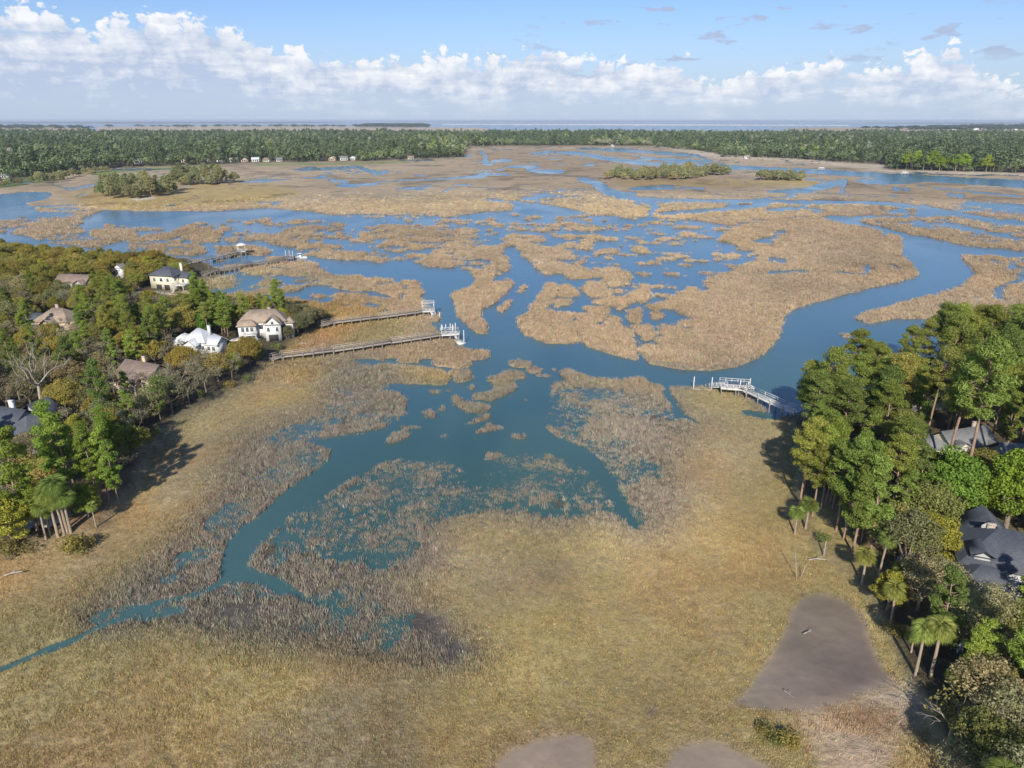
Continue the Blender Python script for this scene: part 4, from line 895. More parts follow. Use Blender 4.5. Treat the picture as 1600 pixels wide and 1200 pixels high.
house('house', 'white walled house with bright white metal roof among the pines', 314, 549, R(-12), M_WHITE, M_METAL,
      [(-4.6, 4.6, -3.5, 5, 4.6, 'hip', 4.2), (-9.5, -4.6, -2.5, 4, 4.0, 'hip', 2.2), (4.6, 9.2, -3.0, 3.5, 3.8, 'gx', 2.4), (-2.2, 2.6, -6.5, -3.5, 4.0, 'gy', 2.0)],
      [W(-7.6, -2.5, 1.8), W(-5.6, -2.5, 1.8), W(.2, -6.5, 1.6, 1.6), W(5.8, -3, 1.6), W(7.8, -3, 1.6), W(3.7, -3.5, 1.8)], [(-3.3, -3.5, .2, 1, 2.1, 'f', M_GREEND)], [(3.4, 2.2, 6, 9.6, M_WHITE)], k=0.7)
def ex4(root):
    g = Geo(); g.box(-9, -3.5, -7.5, -4.5, -.2, 2.6); g.obj('garden_wall', M_TANW, root)
house('house', 'tan stucco house with brown gabled roof and pale chimney half hidden by trees', 232, 607, R(-24), M_TANW, M_BROWNR,
      [(-8, 6.5, -4.5, 5, 5.2, 'gx', 3.6), (-2.5, 2.6, -7.8, -4.5, 4.6, 'gy', 2.2), (6.5, 10, -3, 4, 4.2, 'hip', 1.8)], [W(-6, -4.5, 2.4), W(-4, -4.5, 2.4), W(0, -7.8, 2.2, 1.8), W(4.4, -4.5, 2.4, 1.6), W(8.4, -3, 1.8)], [(-3.1, -4.5, 0, 1, 2.1, 'f', M_DARK)], [(-1.5, 1.5, 6.5, 10.2, M_TANW)], ex4, k=0.7)
house('house', 'tan house with brown hip roof and dark slate wing on the left of the woods', 88, 519, R(-6), M_TANW, M_TANR,
      [(-4, 9, -4.5, 5, 5.0, 'hip', 4.0), (.5, 5, -7.5, -4.5, 4.4, 'gy', 2.2)], [W(2.8, -7.5, 2.0, 1.5), W(6.6, -4.5, 2.2), W(-2, -4.5, 2.2)], [(8.0, -4.5, 0, 1, 2.1, 'f', M_DARK)], [(1.5, 1.5, 7, 10, M_BRICK)],
      lambda root: (lambda g, w: (w.box(-13, -4.02, -3, 4, -.2, 4.2), w.obj('wing', M_GREYW, root), roof_geo(g, -13, -4.6, -3, 4, 4.2, 2.6, 'gx'), g.obj('wing_roof', M_SLATE, root)))(Geo(), Geo()), k=0.78)
house('house', 'wide dark house with blue grey multi gabled roof at the left edge of the photo', 32, 690, R(-16), M_GREYW, M_SLATE,
      [(-11, 3, -3.5, 4.5, 4.6, 'gx', 3.2), (-7.5, -2, -7, -3.5, 4.2, 'gy', 2.4), (3, 9.5, -5, 4, 4.4, 'hip', 3.2), (-3, 2.4, 4.5, 9, 4.6, 'gy', 2.6)], [W(-4.7, -7, 1.8, 1.6), W(-1, -3.5, 1.8), W(5, -5, 1.8), W(7.6, -5, 1.8), W(-9.4, -3.5, 1.8)], [(1.6, -3.5, 0, 1, 2.1, 'f', M_WHITE)], [(-1, 1, 6, 9.4, M_WHITE)], k=0.84)
house('house', 'low brown roofed house in tree shade beside a small lawn', 124, 452, R(-8), M_GREYW, M_BROWNR, [(-8, 7, -4, 4, 4.0, 'gx', 2.8), (3.2, 7.6, -6.5, -4, 3.6, 'gy', 1.8)], [W(-5, -4, 1.5, 1.5), W(-1.5, -4, 1.5, 1.5), W(5.4, -6.5, 1.4, 1.6)], [(1.2, -4, 0, 1, 2.1, 'f', M_WHITE)], k=0.8)
house('cottage', 'tiny white gabled cottage peeping out between golden oaks left of the cream house', 191, 434, R(-10), M_WHITE, M_GREYR, [(-3, 3, -3, 3, 7.2, 'gy', 2.4)], [W(-1, -3, 5.0, .8, 1.3), W(1, -3, 5.0, .8, 1.3)], [(0, -3, 0, 1, 2.1, 'f', M_DARK)], k=0.55)
# right shore
house('house', 'grey roofed house with cream dormer behind the bright green tree', 1490, 722, R(16), M_CREAM, M_GREYR,
      [(-6, 9, -4, 5, 6.0, 'gx', 3.8), (-12, -6, -2.5, 5, 6.4, 'hip', 2.6), (-5.6, -2.8, -5.4, -4, 7.6, 'gy', 1.2), (4.5, 9.6, -7, -4, 5.0, 'gy', 2.4)], [W(-4.2, -5.4, 5.6, 1.0, 1.4), W(-9, -2.5, 4, 1.2), W(1, -4, 3.6, 1.4), W(7, -7, 3.0, 1.4)], [(-1, -4, 0, 1, 2.1, 'f', M_DARK)], [(6.6, 2, 8, 10.6, M_BRICK)], k=0.64)
def ex11(root):
    g = Geo(); g.box(-1.2, .2, -3.7, -2.0, 0, .12); o = g.obj('skylight', M_SKYL, root); o.location = (1.6, 0, 6.15); o.rotation_euler = (R(33), 0, 0)
    ex_deck(-11.2, -7.0, -2.5, 2.6, 2.4, M_WHITE, (-11.4, 1.6, -1, 0))(root)
house('house', 'large dark slate roofed house with skylight and white windows at the right edge', 1566, 915, R(-22), M_GREYW, M_SLATE,
      [(-7, 8, -4.5, 5, 5.0, 'hip', 3.9), (-5.4, .4, 5, 9, 5.0, 'gy', 2.9), (-6.6, -2, -7.8, -4.5, 4.2, 'hip', 1.8), (3, 9, -8.5, -4.5, 4.8, 'gy', 2.6), (-5.6, -3.6, -4.2, -1.5, 6.5, 'gy', .9), (5.2, 7.4, -4.2, -1.2, 6.4, 'gy', 1.0), (-1, 3.2, 5, 7.5, 4.6, 'hip', 1.5)],
      [(-7, 1.2, 2.6, 1.2, 1.9, 'l'), (-7, 3.0, 2.6, 1.0, 1.9, 'l'), W(-4.2, -7.8, 1.8, 1.5), W(5, -8.5, 1.9, 1.1), W(7, -8.5, 1.9, 1.1), W(1.2, -4.5, 1.9, 1.4, 1.7), (-7, -1.5, 2.6, 1.1, 1.7, 'l')], [(-.6, -4.5, .2, 1, 2.1, 'f', M_WHITE)], [(4, 2, 7, 10, M_GREYW), (-3, 1.5, 7, 9.0, M_BRICK)], ex11, k=0.88)
house('house', 'dark roofed house in deep shade among tall pines on the right point', 1432, 634, R(12), M_GREYW, M_GREYR, [(-8, 7, -4, 4, 4.4, 'hip', 2.8), (-10, -8, -2, 2, 4.0, 'hip', 1.0)], [W(-5, -4, 1.8, 1.4), W(-1.5, -4, 1.8, 1.4), W(3, -4, 1.8, 1.4)], [(5.4, -4, 0, 1, 2.1, 'f', M_WHITE)], [(-3, 1, 6, 8.4, M_WHITE)], k=0.85)
house('house', 'grey house behind a leaning pine at the far right margin', 1600, 752, R(-10), M_GREYW, M_GREYR, [(-6, 7, -4, 4, 4.8, 'gx', 3.0)], [W(-4, -4, 2), W(-1.8, -4, 2), W(2, -4, 2, 1.5)], [(.2, -4, 0, 1, 2.1, 'f', M_WHITE)], k=0.85)
# garden pavilion bottom left
p = ground_at(76, 812, 1.4); root = empty('pavilion', (p.x, p.y, float(zat(p.x, p.y)) - .05), R(-24)); tag(root, 'small dark roofed open garden pavilion under trees on the lower left shore', 'pavilion')
for x in (-2.6, 2.6):
    for y in (-1.8, 1.8):
        g = Geo(); g.box(x - .1, x + .1, y - .1, y + .1, -.2, 2.5); g.obj('post', M_PILE, root)
g = Geo(); roof_geo(g, -2.8, 2.8, -2, 2, 2.5, 1.0, 'gx', .5); g.obj('roof', M_SLATE, root); g = Geo(); g.box(-2.9, 2.9, -2.1, 2.1, -.15, .1); g.obj('floor_slab', M_CONC, root)
def slab_path(name, pts, w, mat, label):
    g = Geo(); V = []
    P = [ground_at(*q, 1.5) for q in pts]
    # follow the ground with many short steps
    Q = []
    for a, b_ in zip(P[:-1], P[1:]):
        for k in range(8): Q.append(a.lerp(b_, k / 8))
    Q.append(P[-1]); n = len(Q)
    for i, q in enumerate(Q):
        d = (Q[min(i + 1, n - 1)] - Q[max(i - 1, 0)]); d.z = 0; d.normalize(); s_ = Vector((-d.y, d.x, 0)) * w / 2
        for sg in (-1, 1):
            v = q + s_ * sg; z = max(float(zat(v.x, v.y)), float(zat(q.x, q.y))) + .12; V.append((v.x, v.y, z))
    m = len(V)
    V += [(a, b_, c - .3) for a, b_, c in V]
    Fq = []
    for i in range(n - 1):
        a = 2 * i; Fq += [(a, a + 1, a + 3, a + 2), (a, a + 2, a + 2 + m, a + m), (a + 1, a + 1 + m, a + 3 + m, a + 3)]
    g.add(V, Fq); tag(g.obj(name, mat), label, 'path', kind='structure')
slab_path('driveway', [(205, 462), (228, 457), (252, 458), (278, 456), (296, 450)], 4.5, M_CONC, 'pale driveway in front of the cream house')
slab_path('garden_path', [(30, 836), (45, 825), (63, 812)], 1.8, M_CONC, 'pale garden path at the lower left shore')
slab_path('forecourt', [(360, 532), (380, 531), (404, 534)], 4, M_CONC, 'pale paved forecourt of the big white house')
# ------------------------------------------------------------------ docks
def dock(label, pts, z, w, mat, pilem, step=3.2, rail=True, railh=1.0, group=None):
    """walkway along photo points taken at deck height"""
    P = [ground_at(x, y, z) for x, y in pts]
    o = P[0]; root = empty('dock', (o.x, o.y, 0)); tag(root, label, 'dock', group)
    P = [q - Vector((o.x, o.y, 0)) for q in P]
    dk, rl = Geo(), Geo(); piles = []
    for a, b_ in zip(P[:-1], P[1:]):
        d = (b_ - a); l = d.length; d.normalize(); s_ = Vector((-d.y, d.x, 0))
        n = max(2, int(l / .28))
        for k in range(n):      # planks
            c = a + d * l * (k + .5) / n; h = s_ * w / 2; t = d * l / n * .46
            V = [c - h - t, c - h + t, c + h + t, c + h - t]; dk.add([(*v.xy, v.z) for v in V] + [(*v.xy, v.z - .06) for v in V], [(0,3,2,1),(4,5,6,7),(0,1,5,4),(1,2,6,5),(2,3,7,6),(3,0,4,7)])
        for sg in (-.9, .9): dk.bar(a + s_ * w / 2 * sg - Vector((0, 0, .2)), b_ + s_ * w / 2 * sg - Vector((0, 0, .2)), .12, .24)
        m = max(1, int(l / step))
        for k in range(m + 1):
            c = a + d * l * k / m
            for sg in (-1, 1):
                q = c + s_ * (w / 2 + .06) * sg; piles.append(q)
                if rail: rl.bar((*q.xy, z), (*q.xy, z + railh), .12, .12)
            dk.bar(c - s_ * (w / 2 + .2) - Vector((0, 0, .4)), c + s_ * (w / 2 + .2) - Vector((0, 0, .4)), .14, .22)
        if rail:
            for sg in (-1, 1):
                for hh in (railh, railh * .55): 
                    e = s_ * (w / 2 + .06) * sg + Vector((0, 0, hh)); rl.bar(a + e, b_ + e, .13, .09)
    dk.obj('walkway', mat, root)
    if rail: rl.obj('handrail', mat, root)
    g = Geo(); g.tube([(0, 0, 0), (0, 0, 1)], [.14, .12], 7); pm = g.mesh('piling', pilem, True)
    for q in piles[:100]:
        po = bpy.data.objects.new('piling', pm); link(po, root); po.location = (q.x, q.y, -1.3); po.scale = (1, 1, q.z + 1.25)
    return root, P
def tall_piles(root, locs, h, mat, base=-1.3):
    g = Geo(); g.tube([(0, 0, 0), (0, 0, 1)], [.15, .13], 7); pm = g.mesh('mooring_pile', mat, True)
    for x, y in locs:
        q = ground_at(x, y, 0) - root.location; po = bpy.data.objects.new('mooring_pile', pm); link(po, root); po.location = (q.x, q.y, base); po.scale = (1, 1, h - base)
def floater(root, px0, px1, w, mat, z=.45, name='floating_platform'):
    a, b_ = ground_at(*px0, z) - root.location, ground_at(*px1, z) - root.location
    g = Geo(); d = (b_ - a).normalized(); s_ = Vector((-d.y, d.x, 0)); g.bar(a - Vector((0, 0, .25)), b_ - Vector((0, 0, .25)), w, .5)
    n = int((b_ - a).length / .5)
    for k in range(n): c = a + (b_ - a) * (k + .5) / n; g.bar(c - s_ * w / 2 + Vector((0, 0, .025)), c + s_ * w / 2 + Vector((0, 0, .025)), .42, .045)
    return g.obj(name, mat, root)
def ramp(root, px0, z0, px1, z1, w, mat):
    a, b_ = ground_at(*px0, z0) - root.location, ground_at(*px1, z1) - root.location; g = Geo(); g.bar(a, b_, w, .12)
    d = (b_ - a); d.z = 0; d.normalize(); s_ = Vector((-d.y, d.x, 0)) * w / 2
    for sg in (-1, 1):
        for hh in (.5, 1.0): g.bar(a + s_ * sg + Vector((0, 0, hh)), b_ + s_ * sg + Vector((0, 0, hh)), .09, .09)
        for k in range(6): c = a.lerp(b_, k / 5) + s_ * sg; g.bar(c, c + Vector((0, 0, 1)), .07, .07)
    return g.obj('gangway', mat, root)
def pier_head(root, px, z, hx, hy, rz, mat, roof=None, skip=()):
    c = ground_at(*px, z) - root.location; hd = Geo(); M = Matrix.Rotation(rz, 4, 'Z'); 
    n = int(2 * hx / .3)
    T = lambda x, y, zz: c + M @ Vector((x, y, zz))
    for k in range(n): x = -hx + 2 * hx * (k + .5) / n; hd.bar(T(x, -hy, -.03), T(x, hy, -.03), .27, .06)
    for y in (-hy + .1, 0, hy - .1): hd.bar(T(-hx, y, -.2), T(hx, y, -.2), .14, .26)
    h = hd.obj('pier_head', mat, root)
    rl = Geo(); cs = [(-hx, -hy), (hx, -hy), (hx, hy), (-hx, hy)]
    for i in range(4):
        if i in skip: continue
        a, b_ = cs[i], cs[(i + 1) % 4]; l = math.dist(a, b_); m = max(2, int(l / 1.3))
        for k in range(m + 1):
            x, y = a[0] + (b_[0] - a[0]) * k / m, a[1] + (b_[1] - a[1]) * k / m; rl.bar(T(x, y, 0), T(x, y, 1.0), .1, .1)
        for hh in (.5, 1.0): rl.bar(T(*a, hh), T(*b_, hh), .12, .09)
    rl.obj('head_railing', mat, h)
    g = Geo(); g.tube([(0, 0, 0), (0, 0, 1)], [.15, .14], 7); pm = g.mesh('head_piling', M_PILE, True)
    for x in (-hx + .2, 0, hx - .2):
        for y in (-hy + .2, hy - .2):
            q = T(x, y, 0); po = bpy.data.objects.new('piling', pm); link(po, root); po.location = (q.x, q.y, -1.3); po.scale = (1, 1, z + 1.2)
    if roof:
        rg_ = Geo()
        for x in (-hx + .15, hx - .15):
            for y in (-hy + .15, hy - .15): rg_.bar(T(x, y, 0), T(x, y, 2.7), .16, .16)
        rg_.obj('roof_posts', mat, root)
        if roof == 'slats':
            g = Geo()
            for y in (-hy, hy): g.bar(T(-hx - .2, y * .94, 2.62), T(hx + .2, y * .94, 2.62), .14, .2)
            for q in np.linspace(-hx, hx, 11): g.bar(T(q, -hy - .2, 2.78), T(q, hy + .2, 2.78), .1, .14)
            g.obj('pergola_slats', mat, root)
        else:
            g = Geo(); roof_geo(g, -hx, hx, -hy, hy, 2.7, .9, 'hip', .3, .12); ro = g.obj('shelter_roof', roof, root); ro.location = c; ro.rotation_euler = (0, 0, rz)
    return h
# white dock right
r_, P = dock('bright white painted dock reaching from the pine point into the wide creek', [(1246, 644), (1228, 637), (1172, 612), (1160, 606)], 2.3, 1.9, M_WDOCK, M_PILE, 3.4)
pier_head(r_, (1149, 603), 2.3, 3.4, 2.2, R(-12), M_WDOCK, None, (1, 3)); ramp(r_, (1134, 604), 2.2, (1105, 605), .6, 1.3, M_WDOCK)
floater(r_, (1084, 606), (1112, 607), 2.6, M_WDOCK); tall_piles(r_, [(1083, 611), (1111, 612), (1155, 616), (1167, 619), (1170, 614)], 3.6, M_WDOCK); floater(r_, (1156, 609), (1171, 611), 1.8, M_WDOCK, 1.2, 'boat_lift')
# two long grey docks
r_, P = dock('longest grey boardwalk dock crossing the tan marsh in front of the white house', [(424, 560), (440, 556), (520, 547), (610, 534), (700, 521)], 2.0, 1.7, M_PLANK, M_PILE, 2.6)
pier_head(r_, (703, 520), 2.1, 2.6, 2.0, R(10), M_WDOCK, None, (1, 3)); ramp(r_, (709, 521), 2.0, (716, 530), .6, 1.2, M_WDOCK); floater(r_, (712, 530), (723, 536), 2.2, M_WDOCK)
tall_piles(r_, [(697, 527), (704, 526), (712, 525), (725, 537)], 4.0, M_WDOCK)
lift = Geo(); q = ground_at(699, 517, 2.0) - r_.location
for dx in (-1.6, 1.6):
    for dy in (-1.4, 1.4): lift.bar(q + Vector((dx, dy, -3)), q + Vector((dx, dy, 2.0)), .18, .18)
    lift.bar(q + Vector((dx, -1.4, 1.9)), q + Vector((dx, 1.4, 1.9)), .16, .2)
lift.obj('boat_lift', M_WDOCK, r_)
r_, P = dock('shorter grey boardwalk dock ending in a white slatted pergola platform', [(500, 508), (520, 503), (590, 495), (661, 486)], 2.0, 1.7, M_PLANK, M_PILE, 2.6)
pier_head(r_, (669, 484), 2.1, 2.0, 2.0, R(8), M_WDOCK, 'slats', (1, 3)); ramp(r_, (673, 486), 2.0, (679, 494), .6, 1.2, M_WDOCK); floater(r_, (672, 496), (686, 497), 2.4, M_WDOCK); tall_piles(r_, [(675, 500), (687, 499)], 2.4, M_WDOCK)
r_, P = dock('pale dock behind the cream house ending in a white shelter', [(284, 415), (296, 411), (335, 402), (372, 393)], 2.2, 1.9, M_PLANK, M_PILE, 3.2)
pier_head(r_, (378, 392), 2.2, 1.9, 1.4, R(10), M_WDOCK, M_WDOCK, (1, 3)); tall_piles(r_, [(372, 399), (384, 398)], 2.5, M_WDOCK)
r_, P = dock('dark weathered dock with a moored white boat right of the cream house', [(318, 429), (340, 422), (395, 412), (446, 404)], 1.9, 1.6, M_PILE, M_PILE, 2.4)
pier_head(r_, (451, 402), 1.9, 2.6, 2.4, R(8), M_PILE, None, (1, 3)); tall_piles(r_, [(447, 404), (453, 404), (458, 405)], 3.8, M_WDOCK); ramp(r_, (455, 402), 1.8, (462, 404), .5, 1.3, M_WDOCK); floater(r_, (459, 404), (467, 406), 2.2, M_WDOCK)
def boat(label, px, py, rz, l=7.0, cabin=True):
    p = ground_at(px, py, 0); root = empty('motor_boat', (p.x, p.y, 0), rz); tag(root, label, 'boat')
    g = Geo(); secs = []
    for u in (-.5, -.2, .15, .38, .5):
        hw = {-.5: .95, -.2: 1.05, .15: 1.0, .38: .6, .5: .06}[u]; sh = .75 + (u + .5) * .35
        secs.append([(u * l, -hw, sh), (u * l, -hw * .75, -.25 + max(0, u) * .5), (u * l, hw * .75, -.25 + max(0, u) * .5), (u * l, hw, sh)])
    V = [v for s_ in secs for v in s_]; Fq = []
    for i in range(4):
        for j in range(3): a = i * 4 + j; Fq.append((a, a + 4, a + 5, a + 1))
    Fq.append((0, 1, 2, 3)); g.add(V, Fq); g.obj('hull', M_TRIM, root)
    d = Geo(); d.add([(s_[0][0], s_[0][1] * .97, s_[0][2] - .12) for s_ in secs] + [(s_[3][0], s_[3][1] * .97, s_[3][2] - .12) for s_ in secs], [(i, i + 1, i + 6, i + 5) for i in range(4)]); d.obj('deck', M_TRIM, root)
    if cabin:
        c = Geo(); c.box(-.8, .5, -.35, .35, .6, 1.5); c.obj('console', M_TRIM, root); t = Geo(); t.box(-1.4, .9, -.9, .9, 2.35, 2.45)
        for x in (-1.2, .7):
            for y in (-.75, .75): t.bar((x, y, .7), (x, y, 2.35), .07, .07)
        t.obj('canopy', M_TRIM, root)
    m = Geo(); m.box(-.5 * l - .55, -.5 * l - .02, -.25, .25, -.1, 1.2); m.obj('outboard_motor', M_DARK, root)
boat('white open motor boat moored at the head of the dark weathered dock', 470, 404, R(-24), 7.5)
# far river docks with white boathouses
for label, px, py in (('tiny white roofed dock on the far river, nearer the small hammock', 1283, 265.5), ('tiny white roofed dock on the far river, nearer the right edge', 1413, 272.5)):
    c = ground_at(px, py, 0); root = empty('boat_dock', (c.x, c.y, 0)); root.scale = (.48, .48, .48); tag(root, label, 'dock')
    g = Geo(); g.box(-9, 9, -4, 4, 1.4, 1.8); g.box(-16, -9, -1.2, 1.2, 1.4, 1.7); g.box(-1.2, 1.2, 4, 34, 1.4, 1.7); g.obj('platform', M_WDOCK, root)
    for x in (-8, 0, 8):
        for y in (-3.5, 3.5): g = Geo(); g.box(x - .2, x + .2, y - .2, y + .2, -1.3, 4.6); g.obj('piling', M_WDOCK, root)
    g = Geo(); roof_geo(g, -8, 8, -3.5, 3.5, 4.6, 2.2, 'hip', .6); g.obj('roof', M_METAL, root)
# ------------------------------------------------------------------ small things on the near shores
def log(label, pts, r0, mat=M_DEAD, name='driftwood_log', z=.35):
    P = [ground_at(x, y, 0) for x, y in pts]; o = P[0]; b0 = float(zat(o.x, o.y)); root = empty(name, (o.x, o.y, b0)); tag(root, label, 'driftwood')
    g = Geo(); Q = [(q.x - o.x, q.y - o.y, z + .1 * i) for i, q in enumerate(P)]; g.tube(Q, [r0 * (1 - .15 * i) for i in range(len(Q))], 7); g.obj('stem', mat, root, True)
    b_ = Geo(); c = Vector(Q[len(Q) // 2]); q_ = r0 * 4; b_.tube([c, c + Vector((.5, .3, .5)) * q_, c + Vector((1.1, .2, .7)) * q_], [r0 * .5, r0 * .35, .03], 5); c = Vector(Q[-1]); b_.tube([c, c + Vector((.6, -.5, .3)) * q_], [r0 * .4, .03], 5); b_.obj('branch_stub', mat, root, True)
log('pale driftwood log lying on the golden marsh by the left shore', [(8, 907), (20, 904), (37, 902)], .13)
log('bleached fallen trunk lying along the grassy bank of the right shore', [(1262, 882), (1275, 881), (1290, 884)], .11)
log('thin pale stick stranded on the brown mud flat', [(1224, 1087), (1231, 1093), (1237, 1100)], .06); log('small pale stick at the top of the brown mud flat', [(1254, 998), (1263, 995)], .07); log('pale log left on the mud in front of the white house', [(471, 541), (480, 543)], .2)
def pole(label, px, py, h, lean=0.0, r=.12):
    c = ground_at(px, py, .4); root = empty('wooden_post', (c.x, c.y, float(zat(c.x, c.y)) - .3)); tag(root, label, 'post')
    g = Geo(); g.tube([(0, 0, 0), (lean * .5, 0, h * .5), (lean, 0, h + .3)], [r, r * .9, r * .75], 7); g.obj('shaft', M_DEAD, root, True); g = Geo(); g.tube([(lean * .3, 0, h * .55), (lean * .3 + .5, .2, h * .75)], [r * .4, .02], 5); g.obj('spur', M_DEAD, root)
pole('tall pale wooden post standing on the bank edge of the right lawn', 1286, 873, 2.6, 0, .1); pole('slender bleached snag standing in the marsh left of the fallen trunk', 1246, 906, 4.4, -.9, .06); pole('short bleached snag beside the slender one in the marsh', 1250, 903, 2.0, .5, .06)
# white garden chair right
c = ground_at(1494, 1018, 1.6); root = empty('garden_chair', (c.x, c.y, float(zat(c.x, c.y)) - .03), R(200)); tag(root, 'white garden chair on the bare ground under the right hand trees', 'chair'); root.scale = (1.3, 1.3, 1.3)
g = Geo(); g.box(-.35, .35, -.35, .35, .36, .42); g.obj('seat', M_TRIM, root); g = Geo(); g.box(-.35, .35, .3, .37, .42, 1.1); g.obj('backrest', M_TRIM, root)
for x in (-.31, .31):
    for y in (-.31, .31): g = Geo(); g.box(x - .04, x + .04, y - .04, y + .04, 0, .36); g.obj('leg', M_TRIM, root)
# ------------------------------------------------------------------ trees one by one
KEEP = [(245,414,302,460),(371,484,456,533),(279,520,352,553),(196,565,250,594),(68,492,120,511),(0,645,70,668),(116,434,147,446),(184,418,198,432),(62,782,90,806),(1474,686,1550,716),(1490,815,1585,868),(1258,795,1345,885),(205,449,300,464),(1252,935,1375,1110),(1490,1005,1560,1060),(1434,675,1464,696)]
KEEPY = [ground_at((a + c) / 2, d, 0).y for a, b_, c, d in KEEP]
FOOT = [(r_.location.x, r_.location.y, 10.5 * r_.scale[0] if r_.name.startswith('house') else 5.0) for r_, _ in HOUSES]
occ = {}
def free(x, y, d):
    k = 8.0; i, j = int(x // k), int(y // k); n = int(d // k) + 1
    for a in range(i - n, i + n + 1):
        for b_ in range(j - n, j + n + 1):
            for (u, v, e) in occ.get((a, b_), ()):
                if (u - x) ** 2 + (v - y) ** 2 < ((d + e) / 2) ** 2: return False
    return True
def claim(x, y, d): occ.setdefault((int(x // 8), int(y // 8)), []).append((x, y, d))
def blocks_view(x, y, h, r):
    px, py = pix_of(x, y, 1.0); _, pt = pix_of(x, y, h); s = F_PX / (y * CP + (HCAM - h) * SP)
    for (a, b_, c, d), ky in zip(KEEP, KEEPY):
        if y < ky + 2 and px + r * s > a and px - r * s < c and pt < d - 3 and py > b_: return True
    return False
HGT = {'pine': (22, 3.6), 'slim': (17, 2.6), 'oak': (11.5, 5.2), 'leafy': (12.5, 4.2), 'mossy': (11.5, 5.0), 'bare': (11, 3), 'thin': (11.5, 3), 'palm': (7, 1.8), 'shrub': (2.4, 1.6)}
SPACE = {'pine': 4.5, 'slim': 4.6, 'oak': 7.0, 'leafy': 6.0, 'mossy': 5.6, 'bare': 5, 'thin': 4.6, 'palm': 3.0, 'shrub': 2.6}
OUTL = ([-200, 0, 60, 150, 250, 268, 300, 322, 345, 440, 460, 530], [376, 381, 393, 397, 402, 410, 428, 466, 472, 472, 484, 498])
OUTR = ([1225, 1240, 1262, 1290, 1330, 1400, 1450, 1500, 1700], [672, 640, 600, 560, 528, 508, 488, 484, 482])
def many(kind):
    nm = PNAME[kind][0]; return sum(1 for t in TREES if PNAME[t[1]][0] == nm)
def try_plant(kind, x, y, s=1.0, pal=None, force=False, var=None, zone=''):
    if kind == 'oak' and not force and x < 0 and rng.random() < .25: kind, pal, s = 'leafy', (4 if pal == 0 else 3), s * .9
    h, r0 = HGT[kind]; r0 *= s
    if not force:      # the crowns keep under the roofline of the woods
        px0, _ = pix_of(x, y, h * s); ox = OUTL if px0 < 800 else OUTR; lim = float(np.interp(px0, *ox)) - 4
        while pix_of(x, y, h * s * 1.04)[1] < lim:
            s *= .93
            if s < .42: return None
        if s * h < 5.5 and kind in ('pine', 'slim'): kind = 'oak'; h, r0 = HGT[kind]; s = max(.45, s * .9); pal = 2
        r0 = HGT[kind][1] * s
    h *= s
    if not force:
        if any((x - a) ** 2 + (y - b_) ** 2 < (e + r0 * .6) ** 2 for a, b_, e in FOOT): return None
        if not free(x, y, SPACE[kind] * s): return None
        if blocks_view(x, y, h, r0 * .85): return None
    cap_ = {'oak_tree': 245 if x < 0 else 296, 'broadleaf_tree': 100 if x < 0 else 145, 'pine_tree': 120 if x < 0 else 255}.get(PNAME[kind][0], 290)
    if not force and many(kind) >= cap_: return None
    claim(x, y, SPACE[kind] * s * (.8 if force else 1)); return plant(kind, x, y, s, pal, zone, var)
def feature(kind, px, py, s=1.0, pal=None, var=None):
    p = ground_at(px, py, 1.4); return try_plant(kind, p.x, p.y, s, pal, True, var)
# --- trees singled out in the photo
for px, py, s in ((72,843,.72),(91,838,.95),(101,835,.9),(106,833,1.0),(111,832,.85),(79,838,.62)): feature('palm', px, py, s, 0)
for px, py, s in ((1243,827,.72),(1259,823,.75),(1392,973,.72),(1430,1056,.85),(1453,1061,.9),(1347,912,.8),(1372,905,.8),(1400,930,.75)): feature('palm', px, py, s, 1 if px > 1380 else None)
for px, py, s in ((1318,845,.8),(1306,832,.72),(1290,793,.8),(1297,790,.75),(1283,796,.7),(1331,868,.82),(1300,800,.7),(1345,850,.8),(1356,880,.9)): feature('slim', px, py, s * 1.05, 2 if px < 1300 else 0)
feature('pine', 1496, 800, 1.25, 0, 3); feature('pine', 1470, 760, 1.1, 1, 1); feature('pine', 1588, 790, 1.2, 0, 3); feature('leafy', 1478, 822, 1.05, 0, 0); feature('leafy', 1460, 800, .95, 0, 1); feature('leafy', 1566, 836, .95, 1, 2); feature('leafy', 1545, 815, .85, 1, 1); feature('leafy', 1448, 893, .72, 2, 0); feature('leafy', 1438, 868, .62, 2, 1)
feature('bare', 1482, 1165, .68, 0, 0); feature('bare', 1592, 1195, .55, 0, 1); feature('bare', 68, 646, 1.3, 0, 1); feature('bare', 12, 742, .75, 0, 2); feature('bare', 178, 742, .5, 0, 0); feature('bare', 196, 640, .9, 0, 2); feature('bare', 216, 628, .8, 0, 0); feature('bare', 1418, 880, .7, 0, 2)
for px, py, s in ((171,786,.8),(186,788,.75),(157,786,.8),(102,789,.85),(120,792,.8)): feature('slim', px, py, s, 2)
feature('slim', 40, 842, 1.0, 2); feature('leafy', 22, 852, .8, 2, 1); feature('leafy', 60, 832, .6, 2, 2); feature('slim', 435, 492, .62, 2); feature('slim', 431, 488, .55, 2); feature('shrub', 122, 852, 1.3, 2); feature('shrub', 108, 858, 1.0, 2); feature('shrub', 133, 848, 1.0, 1); feature('shrub', 15, 868, 1.4, 1); feature('shrub', 1590, 1010, 1.2, 2)
for px, py, s in ((462,512,.62),(472,506,.6),(482,512,.6),(455,522,.5),(492,505,.55),(466,524,.45),(448,530,.4),(478,518,.5)): feature('oak', px, py, s, 2 if px % 2 else 4)
for px, py in ((1203,1140),(1215,1146),(1228,1150),(1240,1155),(1195,1136),(1248,1160),(1222,1156)): feature('shrub', px, py, .62, 2 if px > 1225 else 1)
